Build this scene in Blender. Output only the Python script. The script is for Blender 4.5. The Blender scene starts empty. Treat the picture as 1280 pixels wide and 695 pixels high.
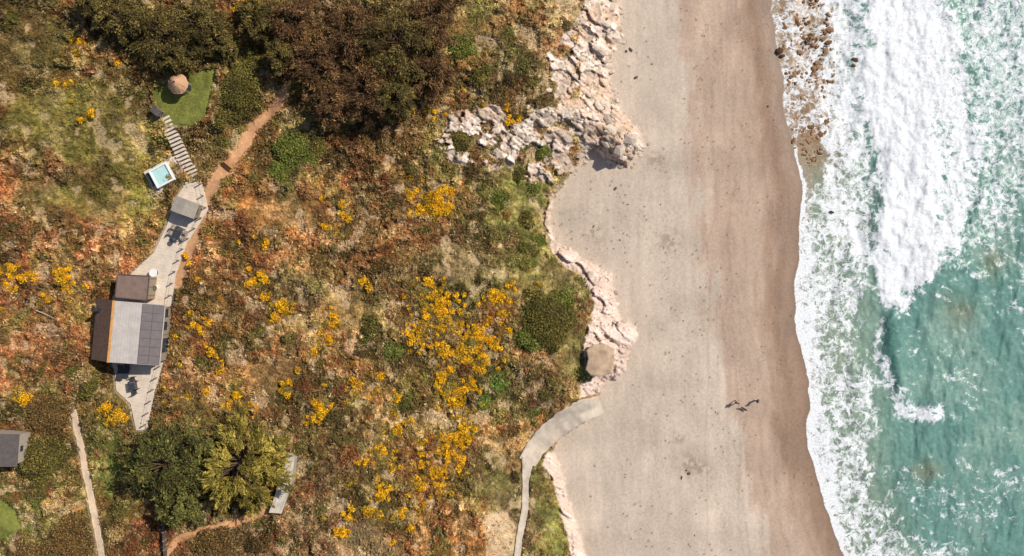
import bpy, bmesh, math, numpy as np
from mathutils import Matrix, Vector
rng=np.random.default_rng(7)
S=0.1; H=112.0           # survey scale (m per map unit at sea level), drone height
def W(u,v,z):
    k=(H-z)/H*S
    return (u-640)*k,(347.5-v)*k,z
def W3(u,v,z):
    return Vector(W(u,v,z))
def lin(c,k=0.9):
    c=np.asarray(c,float)/255.
    return np.where(c<=0.04045,c/12.92,((c+0.055)/1.055)**2.4)*k
def L(r,g,b,k=0.9):
    a=lin((r,g,b),k); return (float(a[0]),float(a[1]),float(a[2]),1)
# ---------------------------------------------------------------- noise
def h2(ix,iy,seed):
    n=(ix.astype(np.int64)*374761393+iy.astype(np.int64)*668265263+seed*974634777)&0xffffffff
    n=((n^(n>>13))*1274126177)&0xffffffff
    n=((n^(n>>16))*2246822519)&0xffffffff
    n=n^(n>>15)
    return n/4294967296.0
def vn(x,y,seed=0):
    x0=np.floor(x);y0=np.floor(y);fx=x-x0;fy=y-y0
    fx=fx*fx*fx*(fx*(fx*6-15)+10);fy=fy*fy*fy*(fy*(fy*6-15)+10)
    a=h2(x0,y0,seed);b=h2(x0+1,y0,seed);c=h2(x0,y0+1,seed);d=h2(x0+1,y0+1,seed)
    return (a+(b-a)*fx)*(1-fy)+(c+(d-c)*fx)*fy
def fbm(x,y,o=4,seed=0,g=0.5):
    t=0;a=1;s=0
    for i in range(o):
        t=t+a*vn(x*2**i+i*17.3,y*2**i-i*9.1,seed+i*13);s+=a;a*=g
    return t/s
def worley(x,y,seed=0):
    x0=np.floor(x);y0=np.floor(y)
    f1=np.full(x.shape,9.);f2=np.full(x.shape,9.);cid=np.zeros(x.shape)
    for i in(-1,0,1):
        for j in(-1,0,1):
            cx=x0+i;cy=y0+j
            px=cx+h2(cx,cy,seed);py=cy+h2(cx,cy,seed+5)
            d=np.hypot(px-x,py-y)
            m=d<f1
            f2=np.where(m,f1,np.minimum(f2,d))
            cid=np.where(m,h2(cx,cy,seed+11),cid)
            f1=np.where(m,d,f1)
    return f1,f2,cid
def ss(a,b,x):
    t=np.clip((x-a)/(b-a),0,1);return t*t*(3-2*t)
def sdf(poly,U,V):
    P=np.array(poly,float);n=len(P);D=np.full(U.shape,1e18);ins=np.zeros(U.shape,bool)
    for i in range(n):
        ax,ay=P[i];bx,by=P[(i+1)%n];ex=bx-ax;ey=by-ay
        wx=U-ax;wy=V-ay
        t=np.clip((wx*ex+wy*ey)/(ex*ex+ey*ey+1e-9),0,1)
        D=np.minimum(D,(wx-ex*t)**2+(wy-ey*t)**2)
        if ay!=by:
            c=((ay>V)!=(by>V))&(U<(bx-ax)*(V-ay)/(by-ay)+ax)
            ins^=c
    D=np.sqrt(D);return np.where(ins,D,-D)
def ldist(line,U,V):
    P=np.array(line,float);D=np.full(U.shape,1e18)
    for i in range(len(P)-1):
        ax,ay=P[i];ex,ey=P[i+1]-P[i]
        wx=U-ax;wy=V-ay
        t=np.clip((wx*ex+wy*ey)/(ex*ex+ey*ey+1e-9),0,1)
        D=np.minimum(D,(wx-ex*t)**2+(wy-ey*t)**2)
    return np.sqrt(D)
# ---------------------------------------------------------------- grids
st=1.2
uf=np.arange(-70,1075,st);vf=np.arange(-70,765,st)
ext=np.array([15,40,100,250,600,1500,4000,10000,25000.])
ug=np.concatenate([uf[0]-ext[::-1],uf,uf[-1]+ext]);vg=np.concatenate([vf[0]-ext[::-1],vf,vf[-1]+ext])
U,V=np.meshgrid(ug,vg)
E=len(ext)
NV,NU=U.shape
def samp(F,u,v):
    x=np.clip((u-uf[0])/st,0,len(uf)-1.001)+E;y=np.clip((v-vf[0])/st,0,len(vf)-1.001)+E
    x0=x.astype(int);y0=y.astype(int);fx=x-x0;fy=y-y0
    if F.ndim==3: fx=fx[...,None];fy=fy[...,None]
    return (F[y0,x0]*(1-fx)+F[y0,x0+1]*fx)*(1-fy)+(F[y0+1,x0]*(1-fx)+F[y0+1,x0+1]*fx)*fy
def s1(F,u,v): return samp(F,np.array([float(u)]),np.array([float(v)]))[0]
wu=(fbm(U/22,V/22,3,1)-.5);wv=(fbm(U/22,V/22,3,2)-.5)
wu2=(fbm(U/7,V/7,3,3)-.5);wv2=(fbm(U/7,V/7,3,4)-.5)
def crop(pts,m):
    P=np.array(pts,float)
    a,b=np.searchsorted(ug,P[:,0].min()-m),np.searchsorted(ug,P[:,0].max()+m)
    c,d=np.searchsorted(vg,P[:,1].min()-m),np.searchsorted(vg,P[:,1].max()+m)
    return slice(c,d),slice(a,b)
def mpoly(poly,soft=3,warp=8,warp2=6,grow=0):
    F=np.zeros(U.shape);s=crop(poly,soft+warp+warp2+max(grow,0)+4)
    d=sdf(poly,U[s]+wu[s]*2*warp+wu2[s]*warp2,V[s]+wv[s]*2*warp+wv2[s]*warp2)+grow
    F[s]=np.clip(d/soft+.5,0,1);return F
def mline(line,w,soft=3,warp=4,warp2=4):
    F=np.zeros(U.shape);s=crop(line,w+soft+warp+warp2+4)
    d=w-ldist(line,U[s]+wu[s]*2*warp+wu2[s]*warp2,V[s]+wv[s]*2*warp+wv2[s]*warp2)
    F[s]=np.clip(d/soft+.5,0,1);return F
# ---------------------------------------------------------------- coastline
coast=[(772,0),(777,38),(763,75),(761,110),(775,138),(798,160),(806,183),(783,207),(757,198),(742,188),(727,200),(708,225),(691,250),(686,280),(694,301),(716,314),(738,328),(763,340),(769,370),(775,396),(795,408),(797,425),(786,440),(784,465),(764,476),(750,492),(750,514),(724,532),(702,546),(690,560),(699,582),(704,602),(717,650),(733,695)]
landpoly=[(-30000,-30000),(900,-30000),(760,-400),(768,-60)]+coast+[(750,765),(800,1200),(900,30000),(-30000,30000)]
D=sdf(landpoly,U+wu2*7,V+wv2*7)
SY=[-30000,-70,0,60,150,250,320,400,480,560,630,695,765,30000]
SX=[900,962,966,968,985,1001,1001,993,1009,1013,1030,1058,1080,1200]
def shore(v): 
    return np.interp(v,SY,SX)+(fbm(v/45,v*0+3.3,3,21)-.5)*16
XS=shore(V)
s_sea=U-XS          # >0 seaward
# ---------------------------------------------------------------- sites
deck=[(233,228),(218,250),(209,280),(192,316),(165,341),(140,372),(140,457),(143,462),(145,488),(163,505),(170,538),(183,538),(193,490),(207,440),(212,395),(219,345),(233,305),(246,285),(260,262),(253,230)]
ZD=13.6
lawn=[(191,112),(212,100),(240,90),(271,83),(263,120),(258,146),(240,158),(207,156),(196,135)]
lawn2=[(-60,618),(2,622),(22,640),(26,658),(8,672),(-60,680)]
pathA=[(356,112),(347,132),(318,160),(300,190),(272,218),(258,245),(250,275),(232,325),(222,355)]
pathB=[(91,512),(101,560),(110,605),(119,650),(129,705)]
ramp_c=[(752,506),(727,514),(703,528),(685,543),(669,560),(659,578)]
walk_c=[(660,572),(657,600),(656,640),(649,672),(645,710)]
pathC=[(205,700),(222,672),(260,660),(300,652),(345,636)]
Mdeck=mpoly(deck,26,0,0,14);Mdeckh=mpoly(deck,3,0,0,2)
Mlawn=np.maximum(mpoly(lawn,2,1,1),mpoly(lawn2,2,2,2))
MpA=mline(pathA,7,4,3,4);MpB=mline(pathB,5.5,3,0,1)
Mr=mline(ramp_c,15,3,0,0);Mw=mline(walk_c,6,3,0,0)
MpC=mline(pathC,5,3,2,3)
clear_=np.maximum.reduce([mline(pathA,14,3,0,0),mline(pathB,15,3,0,0),mline(ramp_c,22,3,0,0),mline(walk_c,13,3,0,0),mline(pathC,10,3,0,0),mpoly(deck,3,0,0,8),mpoly(lawn,3,0,0,5),mpoly(lawn2,3,0,0,5)])
land=ss(-1,1,D)
def gauss(lst,wob=30):
    F=np.zeros(U.shape)
    for(cu,cv,su,sv)in lst:
        s=crop([(cu-3*su,cv-3*sv),(cu+3*su,cv+3*sv)],2)
        F[s]=np.maximum(F[s],np.exp(-.5*(((U[s]+wu[s]*wob+wu2[s]*10-cu)/su)**2+((V[s]+wv[s]*wob+wv2[s]*10-cv)/sv)**2)))
    return F
# close-cropped grassy slopes
grassy=ss(.35,.65,gauss([(60,150,60,35),(130,175,48,55),(110,250,70,26),(30,60,40,40),(175,235,16,26),(690,345,40,20),(705,430,25,35),(650,350,22,20),(575,355,30,34),(655,250,24,48),(685,645,16,50),(620,600,20,36),(350,265,44,20),(440,385,34,20),(345,470,34,20),(590,30,26,30),(135,590,8,70)]))*.85
# rock
R1=[(732,-80),(732,10),(708,38),(690,70),(678,92),(684,118),(655,130),(600,136),(556,148),(550,178),(570,206),(640,210),(668,234),(700,232),(735,205),(757,208),(790,220),(820,190),(812,150),(785,130),(775,100),(790,40),(785,-80)]
R2=[(688,290),(722,306),(742,320),(775,332),(785,370),(785,395),(808,405),(808,430),(797,445),(797,470),(770,485),(755,500),(728,500),(722,486),(733,468),(730,430),(735,405),(742,378),(728,350),(702,325),(688,312)]
R3=[(683,562),(712,575),(718,605),(730,650),(746,695),(766,765),(735,765),(714,695),(703,650),(693,602),(678,580)]
rock=np.maximum.reduce([mpoly(R1,4,9,10),mpoly(R2,3,4,5),mpoly(R3,3,3,4)])
rock=np.maximum(rock,ss(7,4,D)*(V>195)*(V<320)*land)
patch=fbm(U/16,V/16,4,31)
inR1=mpoly(R1,10,0,0)
rock=rock*np.where((inR1>0.3)&(U<725),ss(.42,.47,patch),1)*ss(-1,0,D)
rock=rock*(1-Mr)*(1-Mw)
# ---------------------------------------------------------------- height
beach_h=np.where(s_sea<0,np.minimum(-s_sea*S*0.055,2.0),np.maximum(-s_sea*S*0.06,-3.5))
prof=np.interp(D,[0,3,10,40,90,220,500,720,2000,30000],[0,.5,1.3,3.6,6.0,8.8,12.3,14.6,20,26])
T=np.where(D>0,beach_h.clip(1.0,1.4)+prof,np.minimum(beach_h,1.4))
T=T+land*((fbm(U/130,V/130,3,41)-.5)*3.0+(fbm(U/38,V/38,3,42)-.5)*1.3)*ss(5,120,D)
T=T*(1-Mdeck)+(ZD-0.12)*Mdeck
ML=mpoly(lawn,25,0,0,10); zl=15.2
T=T*(1-ML)+zl*ML
f1,f2,cid=worley(U/9+wu2*.8,V/9+wv2*.8,51)
g1,g2,gid=worley(U/23+wu*1.8,V/23+wv*1.8,52)
fine=fbm(U/3.2,V/3.2,3,53)
bare=np.maximum.reduce([Mdeckh,Mlawn,MpA,MpB,Mr,Mw,MpC*.9])
veg=land*(1-rock)*(1-bare)
cliffzone=ss(190,60,D)*ss(340,150,V)
dirtspot=ss(.64,.70,fbm(U/18,V/18,4,61)+.085*cliffzone)*.75
sand_patch=mpoly([(605,640),(640,632),(645,695),(610,700)],6,6,8)+mpoly([(415,655),(470,650),(520,700),(420,705)],8,8,10)*.4
vegd=veg*(1-dirtspot*.7)*(1-.8*np.clip(sand_patch,0,1))
shr=1-.75*grassy
bump=vegd*((.30*(1-f1**2).clip(0,1)*(0.4+cid))*shr+(.65*(1-g1**1.6).clip(0,1)*gid)*shr+.18*fine)
# rock relief: tilted jointed slabs
a=math.radians(38);ru=U*math.cos(a)+V*math.sin(a);rv=-U*math.sin(a)+V*math.cos(a)
k1,k2,kid=worley(ru/26+wu*1.6,rv/10+wv*1.6,71)
q1,q2,qid=worley(ru/9+wu2*.7,rv/4+wv2*.7,72)
crack=ss(.07,.0,k2-k1);crack2=ss(.08,.0,q2-q1)
rb=rock*(kid*.95+qid*.24+((ru/26+kid)%1)*.18-crack*.3-crack2*.08+(fbm(U/3,V/3,3,73)-.5)*.22+(fbm(ru/30,rv/2.2,3,74)-.5)*.3)*ss(-1,6,D)
Z=T+bump+rb
rip=(fbm(U/14,V/60,3,81)-.5)*.10+(fbm(U/2.5,V/2.5,2,82)-.5)*.035
Z=Z+rip*(1-land)*ss(5,-25,s_sea)
# ---------------------------------------------------------------- ground colour
RB=(140,90,58);OL=(130,118,62);BR=(152,112,70)
bl=[(40,40,70,60,(118,98,54)),(60,150,60,35,(138,124,62)),(130,180,40,55,(154,142,70)),(60,215,60,16,(134,90,56)),(110,252,80,16,(124,116,58)),(175,240,18,30,(140,132,60)),
(80,310,90,32,(150,96,62)),(60,380,80,40,(156,106,66)),(50,440,70,50,(146,94,60)),(200,35,80,50,(84,64,38)),(300,90,40,50,(98,88,46)),(330,70,18,50,(128,86,56)),
(450,70,100,90,(80,60,40)),(445,200,60,32,(150,84,54)),(370,190,35,35,(104,100,48)),(310,220,30,40,(132,98,54)),(400,260,70,36,(170,126,76)),
(310,290,40,40,(146,96,56)),(590,30,45,50,(128,118,60)),(650,40,50,50,(162,138,90)),(620,100,40,35,(132,112,66)),(560,100,25,50,(106,90,50)),
(530,200,30,30,(104,90,46)),(655,260,34,60,(120,120,62)),(600,270,26,50,(124,110,60)),(575,355,32,36,(192,170,128)),(500,330,40,40,(144,106,62)),
(470,280,40,40,(162,122,74)),(440,385,50,40,(162,140,90)),(350,400,60,50,(154,120,72)),(260,430,40,60,(142,98,54)),(350,470,60,34,(168,138,90)),
(440,460,50,35,(150,120,70)),(560,430,40,70,(84,66,34)),(615,400,20,50,(88,72,36)),(690,345,45,22,(146,132,82)),(705,430,35,40,(142,132,76)),(660,475,45,22,(124,90,64)),
(620,480,20,25,(110,126,56)),(590,540,60,40,(136,116,66)),(620,600,26,40,(150,136,86)),(560,640,40,60,(142,114,64)),(480,600,60,60,(152,118,64)),
(400,560,50,50,(158,124,84)),(390,640,50,50,(142,106,76)),(220,490,20,40,(136,86,52)),(260,500,40,20,(154,110,64)),(133,600,9,80,(98,118,50)),
(165,670,40,40,(118,72,48)),(60,560,60,70,(98,88,48)),(10,655,25,30,(120,128,60)),(60,680,50,30,(98,88,50)),(150,480,40,40,(130,100,58)),
(110,500,50,25,(136,104,60)),(685,645,20,60,(122,122,64)),(640,650,18,40,(192,162,124)),(300,610,80,40,(72,64,38)),(430,330,50,26,(156,112,68)),(690,70,40,50,(184,158,118)),(640,170,50,24,(188,160,122)),(250,300,14,30,(150,98,54)),(20,230,30,20,(148,98,62)),(170,300,30,20,(144,102,62)),(310,545,40,14,(184,146,104)),(240,525,22,8,(190,154,112)),
(140,120,30,30,(122,106,52)),(30,300,30,14,(112,78,50)),(230,380,12,50,(126,88,52)),(520,470,20,40,(108,88,48)),(380,340,26,20,(122,98,52)),(480,210,22,22,(124,84,52)),(420,440,20,16,(120,98,52)),(300,340,20,14,(116,92,50)),(360,530,30,14,(124,102,56)),(60,90,30,16,(104,90,46))]
num=np.zeros(U.shape+(3,));den=np.full(U.shape,.04);num+=np.array(BR)*.04
for (cu,cv,su,sv,c) in bl:
    s=crop([(cu-3*su,cv-3*sv),(cu+3*su,cv+3*sv)],2)
    w=np.exp(-.5*(((U[s]+wu[s]*50+wu2[s]*14-cu)/su)**2+((V[s]+wv[s]*50+wv2[s]*14-cv)/sv)**2)*1.6)
    num[s]+=w[...,None]*np.array(c,float);den[s]+=w
C=num/den[...,None]
def mix(C,c,m): return C*(1-m[...,None])+np.array(c,float)*m[...,None]
n60=fbm(U/36,V/36,4,91)
sg=1-.7*grassy
C=mix(C,(150,88,52),ss(.52,.66,n60)*.45*sg);C=mix(C,(118,112,54),ss(.44,.3,n60)*.4)
C=mix(C,(194,166,118),ss(.56,.68,fbm(U/24,V/24,4,90))*.38)
C=mix(C,(88,76,40),ss(.54,.66,fbm(U/30,V/30,4,89))*.55*sg)
C=mix(C,(60,52,30),(cid<.22)*.5*(f1<.6)*sg);C=mix(C,(198,170,122),(cid>.84)*.4*(f1<.55)*sg);C=mix(C,(110,60,38),((cid>.35)&(cid<.47))*.38*sg)
C=mix(C,(92,96,42),((gid>.5)&(gid<.66))*.38*(g1<.6)*sg);C=mix(C,(80,62,38),((gid>.2)&(gid<.36))*.4*(g1<.6)*sg)
stx=U*.93+V*.37+wu*20;sty=-U*.37+V*.93+wv*20
streak=fbm(stx/22,sty/6.0,4,92)
C*= (1+(streak-.5)*.5)[...,None]
C*= (1+(fine-.5)*.55)[...,None]
C*= (.82+.42*fbm(U/16,V/16,3,93))[...,None]
C*= (.88+.26*ss(.35,.65,fbm(U/60,V/60,3,88)))[...,None]
C=mix(C,(206,178,142),dirtspot*.85)
C=mix(C,(210,180,144),np.clip(sand_patch,0,1)*.8)
# rock colour
rc=np.stack([224+(kid-.5)*34+(qid-.5)*24,202+(kid-.5)*38+(qid-.5)*24,184+(kid-.5)*40+(qid-.5)*24],-1)
rc=mix(rc,(212,174,142),ss(.5,.68,fbm(U/20,V/20,3,94))*.6)
rc=mix(rc,(138,114,96),np.clip(crack*.5+crack2*.25,0,1))
rc=mix(rc,(154,138,118),ss(.56,.66,fbm(U/9,V/9,4,95))*.5)
rc*=(1+(fbm(ru/24,rv/1.8,3,97)-.5)*.35)[...,None]
pk=ss(280,330,V)*ss(0,1,(U>680)*1.)
rc=mix(rc,(230,204,192),pk*.5)
C=mix(C,(204,176,146),ss(12,2,D)*land*.6)
C=C*(1-rock[...,None])+rc*rock[...,None]
lw=fbm(U/6,V/6,3,96)
C=mix(C,(122,124,60),Mlawn*.95);C*=(1+(lw-.5)[...,None]*.35*Mlawn[...,None])
C=mix(C,(190,144,104),MpA);C=mix(C,(202,176,148),MpB);C=mix(C,(180,134,92),MpC);C=mix(C,(190,176,158),Mdeckh)
# beach colour
xb=np.interp(V,[-70,0,130,300,450,560,695,765],[848,852,868,880,902,930,958,970])
sand=np.zeros(U.shape+(3,))+np.array((193,175,157.))
sand=mix(sand,(202,184,165),ss(.48,.7,fbm(U/60,V/90,3,101))*.7)
sand=mix(sand,(180,153,133),ss(-12,14,U-xb+(fbm(U/12,V/50,3,102)-.5)*60)*.85)
sand=mix(sand,(190,166,145),ss(.5,.66,fbm(U/22,V/130,4,113))*ss(0,30,U-xb)*.6)
sand=mix(sand,(144,116,95),ss(-54,-12,s_sea+(fbm(U/10,V/40,3,103)-.5)*34)*.88)
for uo,wd in((-62,2.5),(-85,2),(-40,3)):
    sand=mix(sand,(150,124,104),np.exp(-((s_sea-uo+(fbm(V/60,V*0+uo,3,104)-.5)*26)/wd)**2)*.28*ss(.35,.6,fbm(U/5,V/30,3,105)))
for x0,x1_ in((904,930),(912,939),(893,880)):
    xl=np.interp(V,[200,700],[x0,x1_])+(fbm(V/80,V*0+x0,2,114)-.5)*14
    sand=mix(sand,(158,132,113),np.exp(-((U-xl)/1.2)**2)*.22)
sand*=(1+(fbm(U/7,V/60,3,106)-.5)*.07)[...,None]
sand*=(1+(fbm(U/1.7,V/1.7,2,107)-.5)*.14)[...,None]
sand*=(1+(fbm(U/34,V/34,4,112)-.5)*.16)[...,None]
sp=h2(np.floor(U/2.4),np.floor(V/2.4),108);zone=ss(.48,.66,fbm(U/26,V/40,4,109))
sand=mix(sand,(116,96,80),(sp>1-.014*zone-.001)*.55)
for(cu,cv,r)in((862,580,14),(878,588,9),(850,548,7),(745,292,12),(838,300,14),(820,200,10)):
    e=np.exp(-(((U-cu)/r)**2+((V-cv)/r)**2))
    sand=mix(sand,(146,124,105),e*ss(.42,.6,fbm(U/5,V/5,3,110))*.65)
foot=np.zeros(U.shape)
for k,(x0,y0,x1,y1)in enumerate([(812,185,852,420),(800,170,812,330),(850,420,905,690),(876,240,925,500),(760,330,830,640),(930,510,960,690),(745,560,905,600),(884,20,880,300)]):
    n=int(math.hypot(x1-x0,y1-y0)/6)
    for i in range(n):
        t=i/n;fx=x0+(x1-x0)*t+8*math.sin(t*6+k)+rng.normal()*1.0+(1.4 if i%2 else -1.4);fy=y0+(y1-y0)*t+rng.normal()
        s=crop([(fx,fy)],4);foot[s]=np.maximum(foot[s],rng.uniform(.3,1)*np.exp(-(((U[s]-fx)/1.1)**2+((V[s]-fy)/1.6)**2)))
Z-=foot*.04*(1-land);sand=mix(sand,(146,126,110),foot*.4)
sand=mix(sand,(132,108,88),ss(-8,3,s_sea)*.9)
C=C*land[...,None]+sand*(1-land[...,None])
C=np.clip(C,6,250)
CL=lin(C,.9)
wet=ss(-34,-6,s_sea)
ZX,ZY,ZZ=W(U,V,Z)
# ---------------------------------------------------------------- mesh helpers
scene=bpy.context.scene
col=scene.collection
def make_mesh(name,co,faces,k,cols=None,mat=None,flat=False,parent=None):
    me=bpy.data.meshes.new(name)
    co=np.asarray(co,np.float32).reshape(-1,3);faces=np.asarray(faces,np.int32).reshape(-1,k)
    me.vertices.add(len(co));me.vertices.foreach_set('co',co.ravel())
    me.loops.add(faces.size);me.loops.foreach_set('vertex_index',faces.ravel())
    me.polygons.add(len(faces));me.polygons.foreach_set('loop_start',np.arange(len(faces),dtype=np.int32)*k)
    me.update(calc_edges=True)
    if cols is not None:
        at=me.color_attributes.new('Col','FLOAT_COLOR','POINT')
        cols=np.asarray(cols,np.float32)
        if cols.shape[1]==3: cols=np.concatenate([cols,np.ones((len(cols),1),np.float32)],1)
        at.data.foreach_set('color',np.ascontiguousarray(cols).ravel())
    if flat: me.shade_flat()
    ob=bpy.data.objects.new(name,me);col.objects.link(ob)
    if mat: me.materials.append(mat)
    if parent: setp(ob,parent)
    return ob
def setp(ob,p):
    ob.parent=p;ob.matrix_parent_inverse=Matrix.Translation(-Vector(p.location))
def empty(name,loc):
    e=bpy.data.objects.new(name,None);e.location=loc;e.empty_display_size=.3;col.objects.link(e);return e
def nt(name):
    m=bpy.data.materials.new(name);m.use_nodes=True;t=m.node_tree;b=t.nodes['Principled BSDF'];return m,t,b
def N(t,ty,**k):
    n=t.nodes.new(ty)
    for a,v in k.items():
        setattr(n,a,v)
    return n
def mat_attr(name,rough=.85,sc=6,amt=.5,bump=.3,spec=.2,wet=False,bsc=None,bd=.05,det=3):
    m,t,b=nt(name);l=t.links
    at=N(t,'ShaderNodeAttribute',attribute_name='Col');tc=N(t,'ShaderNodeTexCoord')
    if amt>0:
        no=N(t,'ShaderNodeTexNoise');no.inputs['Scale'].default_value=sc;no.inputs['Detail'].default_value=det;no.inputs['Roughness'].default_value=.65
        l.new(tc.outputs['Object'],no.inputs['Vector'])
        mr=N(t,'ShaderNodeMapRange');mr.inputs['From Min'].default_value=.25;mr.inputs['From Max'].default_value=.75;mr.inputs['To Min'].default_value=1-amt;mr.inputs['To Max'].default_value=1+amt
        l.new(no.outputs['Fac'],mr.inputs['Value'])
        mx=N(t,'ShaderNodeVectorMath',operation='SCALE');l.new(at.outputs['Color'],mx.inputs[0]);l.new(mr.outputs['Result'],mx.inputs['Scale'])
        l.new(mx.outputs['Vector'],b.inputs['Base Color'])
    else: l.new(at.outputs['Color'],b.inputs['Base Color'])
    b.inputs['Specular IOR Level'].default_value=spec;b.inputs['Roughness'].default_value=rough
    if wet:
        w=N(t,'ShaderNodeMapRange');w.inputs['To Min'].default_value=rough;w.inputs['To Max'].default_value=.42;l.new(at.outputs['Alpha'],w.inputs['Value']);l.new(w.outputs['Result'],b.inputs['Roughness'])
    if bump:
        bp=N(t,'ShaderNodeBump');bp.inputs['Strength'].default_value=bump;bp.inputs['Distance'].default_value=bd
        n2=N(t,'ShaderNodeTexNoise');n2.inputs['Scale'].default_value=bsc or sc*1.5;n2.inputs['Detail'].default_value=2
        l.new(tc.outputs['Object'],n2.inputs['Vector']);l.new(n2.outputs['Fac'],bp.inputs['Height']);l.new(bp.outputs['Normal'],b.inputs['Normal'])
    return m
def mat_plain(name,c,rough=.7,sc=5,amt=.2,spec=.3,bump=.15,metal=0,line=None):
    """colour with noise mottling; line=(scale,darkness,axis) adds board/slab joints"""
    m,t,b=nt(name);l=t.links
    tc=N(t,'ShaderNodeTexCoord');no=N(t,'ShaderNodeTexNoise');no.inputs['Scale'].default_value=sc;no.inputs['Detail'].default_value=6;no.inputs['Roughness'].default_value=.65
    l.new(tc.outputs['Object'],no.inputs['Vector'])
    mr=N(t,'ShaderNodeMapRange');mr.inputs['From Min'].default_value=.25;mr.inputs['From Max'].default_value=.75;mr.inputs['To Min'].default_value=1-amt;mr.inputs['To Max'].default_value=1+amt
    l.new(no.outputs['Fac'],mr.inputs['Value'])
    mx=N(t,'ShaderNodeVectorMath',operation='SCALE');mx.inputs[0].default_value=c[:3];l.new(mr.outputs['Result'],mx.inputs['Scale'])
    out=mx.outputs['Vector']
    if line:
        mp=N(t,'ShaderNodeMapping');mp.inputs['Rotation'].default_value=(0,0,line[2]);l.new(tc.outputs['Object'],mp.inputs['Vector'])
        wv_=N(t,'ShaderNodeTexWave');wv_.inputs['Scale'].default_value=line[0];wv_.inputs['Distortion'].default_value=.15
        l.new(mp.outputs['Vector'],wv_.inputs['Vector'])
        r=N(t,'ShaderNodeMapRange');r.inputs['From Min'].default_value=0;r.inputs['From Max'].default_value=.12;r.inputs['To Min'].default_value=line[1];r.inputs['To Max'].default_value=1
        l.new(wv_.outputs['Fac'],r.inputs['Value'])
        m2=N(t,'ShaderNodeVectorMath',operation='SCALE');l.new(out,m2.inputs[0]);l.new(r.outputs['Result'],m2.inputs['Scale']);out=m2.outputs['Vector']
    l.new(out,b.inputs['Base Color'])
    b.inputs['Roughness'].default_value=rough;b.inputs['Specular IOR Level'].default_value=spec;b.inputs['Metallic'].default_value=metal
    if bump:
        bp=N(t,'ShaderNodeBump');bp.inputs['Strength'].default_value=bump;bp.inputs['Distance'].default_value=.03
        l.new(no.outputs['Fac'],bp.inputs['Height']);l.new(bp.outputs['Normal'],b.inputs['Normal'])
    return m
M_ground=mat_attr('heath_soil',.95,7,.3,0,.1)
M_rock=mat_attr('cliff_stone',.9,5,.18,.6,.2,bd=.1)
M_sand=mat_attr('beach_sand',.9,9,.08,.3,.25,wet=True,bsc=6,bd=.05,det=2)
M_leaf=mat_attr('heath_foliage',.8,3,0,0,.12)
M_stone=mat_attr('boulder_stone',.9,6,.25,.5,.2)
# ---------------------------------------------------------------- terrain objects
idx=np.arange(NV*NU).reshape(NV,NU)
quads=np.stack([idx[1:,:-1],idx[1:,1:],idx[:-1,1:],idx[:-1,:-1]],-1).reshape(-1,4)
lc=(land[1:,1:]>.5).ravel();rk=(rock[1:,1:]>.5).ravel()
ALLV=np.stack([ZX,ZY,ZZ],-1).reshape(-1,3);ALLC=np.concatenate([CL,wet[...,None]],-1).reshape(-1,4)
def part(name,m,mat):
    q=quads[m];us,inv=np.unique(q.ravel(),return_inverse=True)
    return make_mesh(name,ALLV[us],inv.reshape(-1,4),4,ALLC[us],mat)
part('clifftop_ground',lc&~rk,M_ground)
part('cliff_rocks',lc&rk,M_rock)
part('sand_beach',~lc,M_sand)
# ---------------------------------------------------------------- sea
us_=np.arange(925,1350,1.5);ugs=np.concatenate([[905,915],us_,us_[-1]+ext]);vs_=np.arange(-70,766,1.5);vgs=np.concatenate([vs_[0]-ext[::-1],vs_,vs_[-1]+ext])
A,B=np.meshgrid(ugs,vgs)
s=A-shore(B)
aw=(fbm(A/28,B/28,4,201)-.5);bw=(fbm(A/28,B/28,4,202)-.5)
aw3=(fbm(A/9,B/9,4,203)-.5)
def sp(poly,soft,warp):
    return np.clip(sdf(poly,A+aw*2*warp+aw3*14,B+bw*2*warp)/soft+.5,0,1)
brk=[(1074,-80),(1074,0),(1079,100),(1087,200),(1091,300),(1104,392),(1118,396),(1140,388),(1158,345),(1198,322),(1224,262),(1232,180),(1212,80),(1196,0),(1190,-80)]
Bm=sp(brk,22,22)
mid=(fbm(A/15,B/24,4,205)-.5)
stk=fbm((A+B*.5)/34,(B-A*.5)/7,4,206)
big_=ss(.40,.62,fbm(A/60,B/60,3,207))
Dn=.06+.32*ss(.52,.68,stk)*ss(1085,1130,A)*big_+.06*ss(600,300,B)
Dn=np.maximum(Dn,.48*ss(1185,1225,A+aw*40)*ss(300,180,B+bw*80)+mid*.1)
Dn=np.maximum(Dn,(.50+mid*.3)*ss(-3,2,s)*ss(110,70,s+aw*40)*ss(190,260,B)*ss(470,400,B))
Dn=np.maximum(Dn,(.47+mid*.3)*ss(-3,2,s)*ss(112,60,s+aw*60)*ss(380,430,B))
Dn=np.maximum(Dn,(.62+mid*.35)*ss(-3,2,s)*ss(40,16,s+aw*30+mid*20)*ss(200,300,B))
Dn=np.maximum(Dn,.76*ss(-1.5,1,s)*ss(8,3,s+aw*14+mid*8)*ss(120,230,B))
Dn=np.maximum(Dn,(.46+mid*.3)*ss(-2,2,s)*ss(200,150,B)*ss(1050,1030,A))
Dn=np.maximum(Dn,(.60+mid*.35)*ss(1014,1036,A+aw*30)*ss(1090,1075,A)*ss(260,180,B))
Dn=np.maximum(Dn,(.55+mid*.4)*ss(1020,1040,A+aw*20)*ss(1100,1080,A)*ss(420,330,B))
core=np.exp(-((A-np.interp(B,[0,200,400],[1125,1135,1118])+aw*30)/38)**2)
Dn=np.maximum(Dn,Bm*(.62+.26*core+mid*.3+.1*ss(1105,1090,A)))
Dn=np.maximum(Dn,(.68+mid*.3)*sp([(1104,478),(1122,484),(1160,498),(1192,505),(1180,522),(1142,536),(1118,515)],20,18))
lineD=ldist([(1106,398),(1102,430),(1106,480)],A+aw*22+aw3*8,B)
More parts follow.
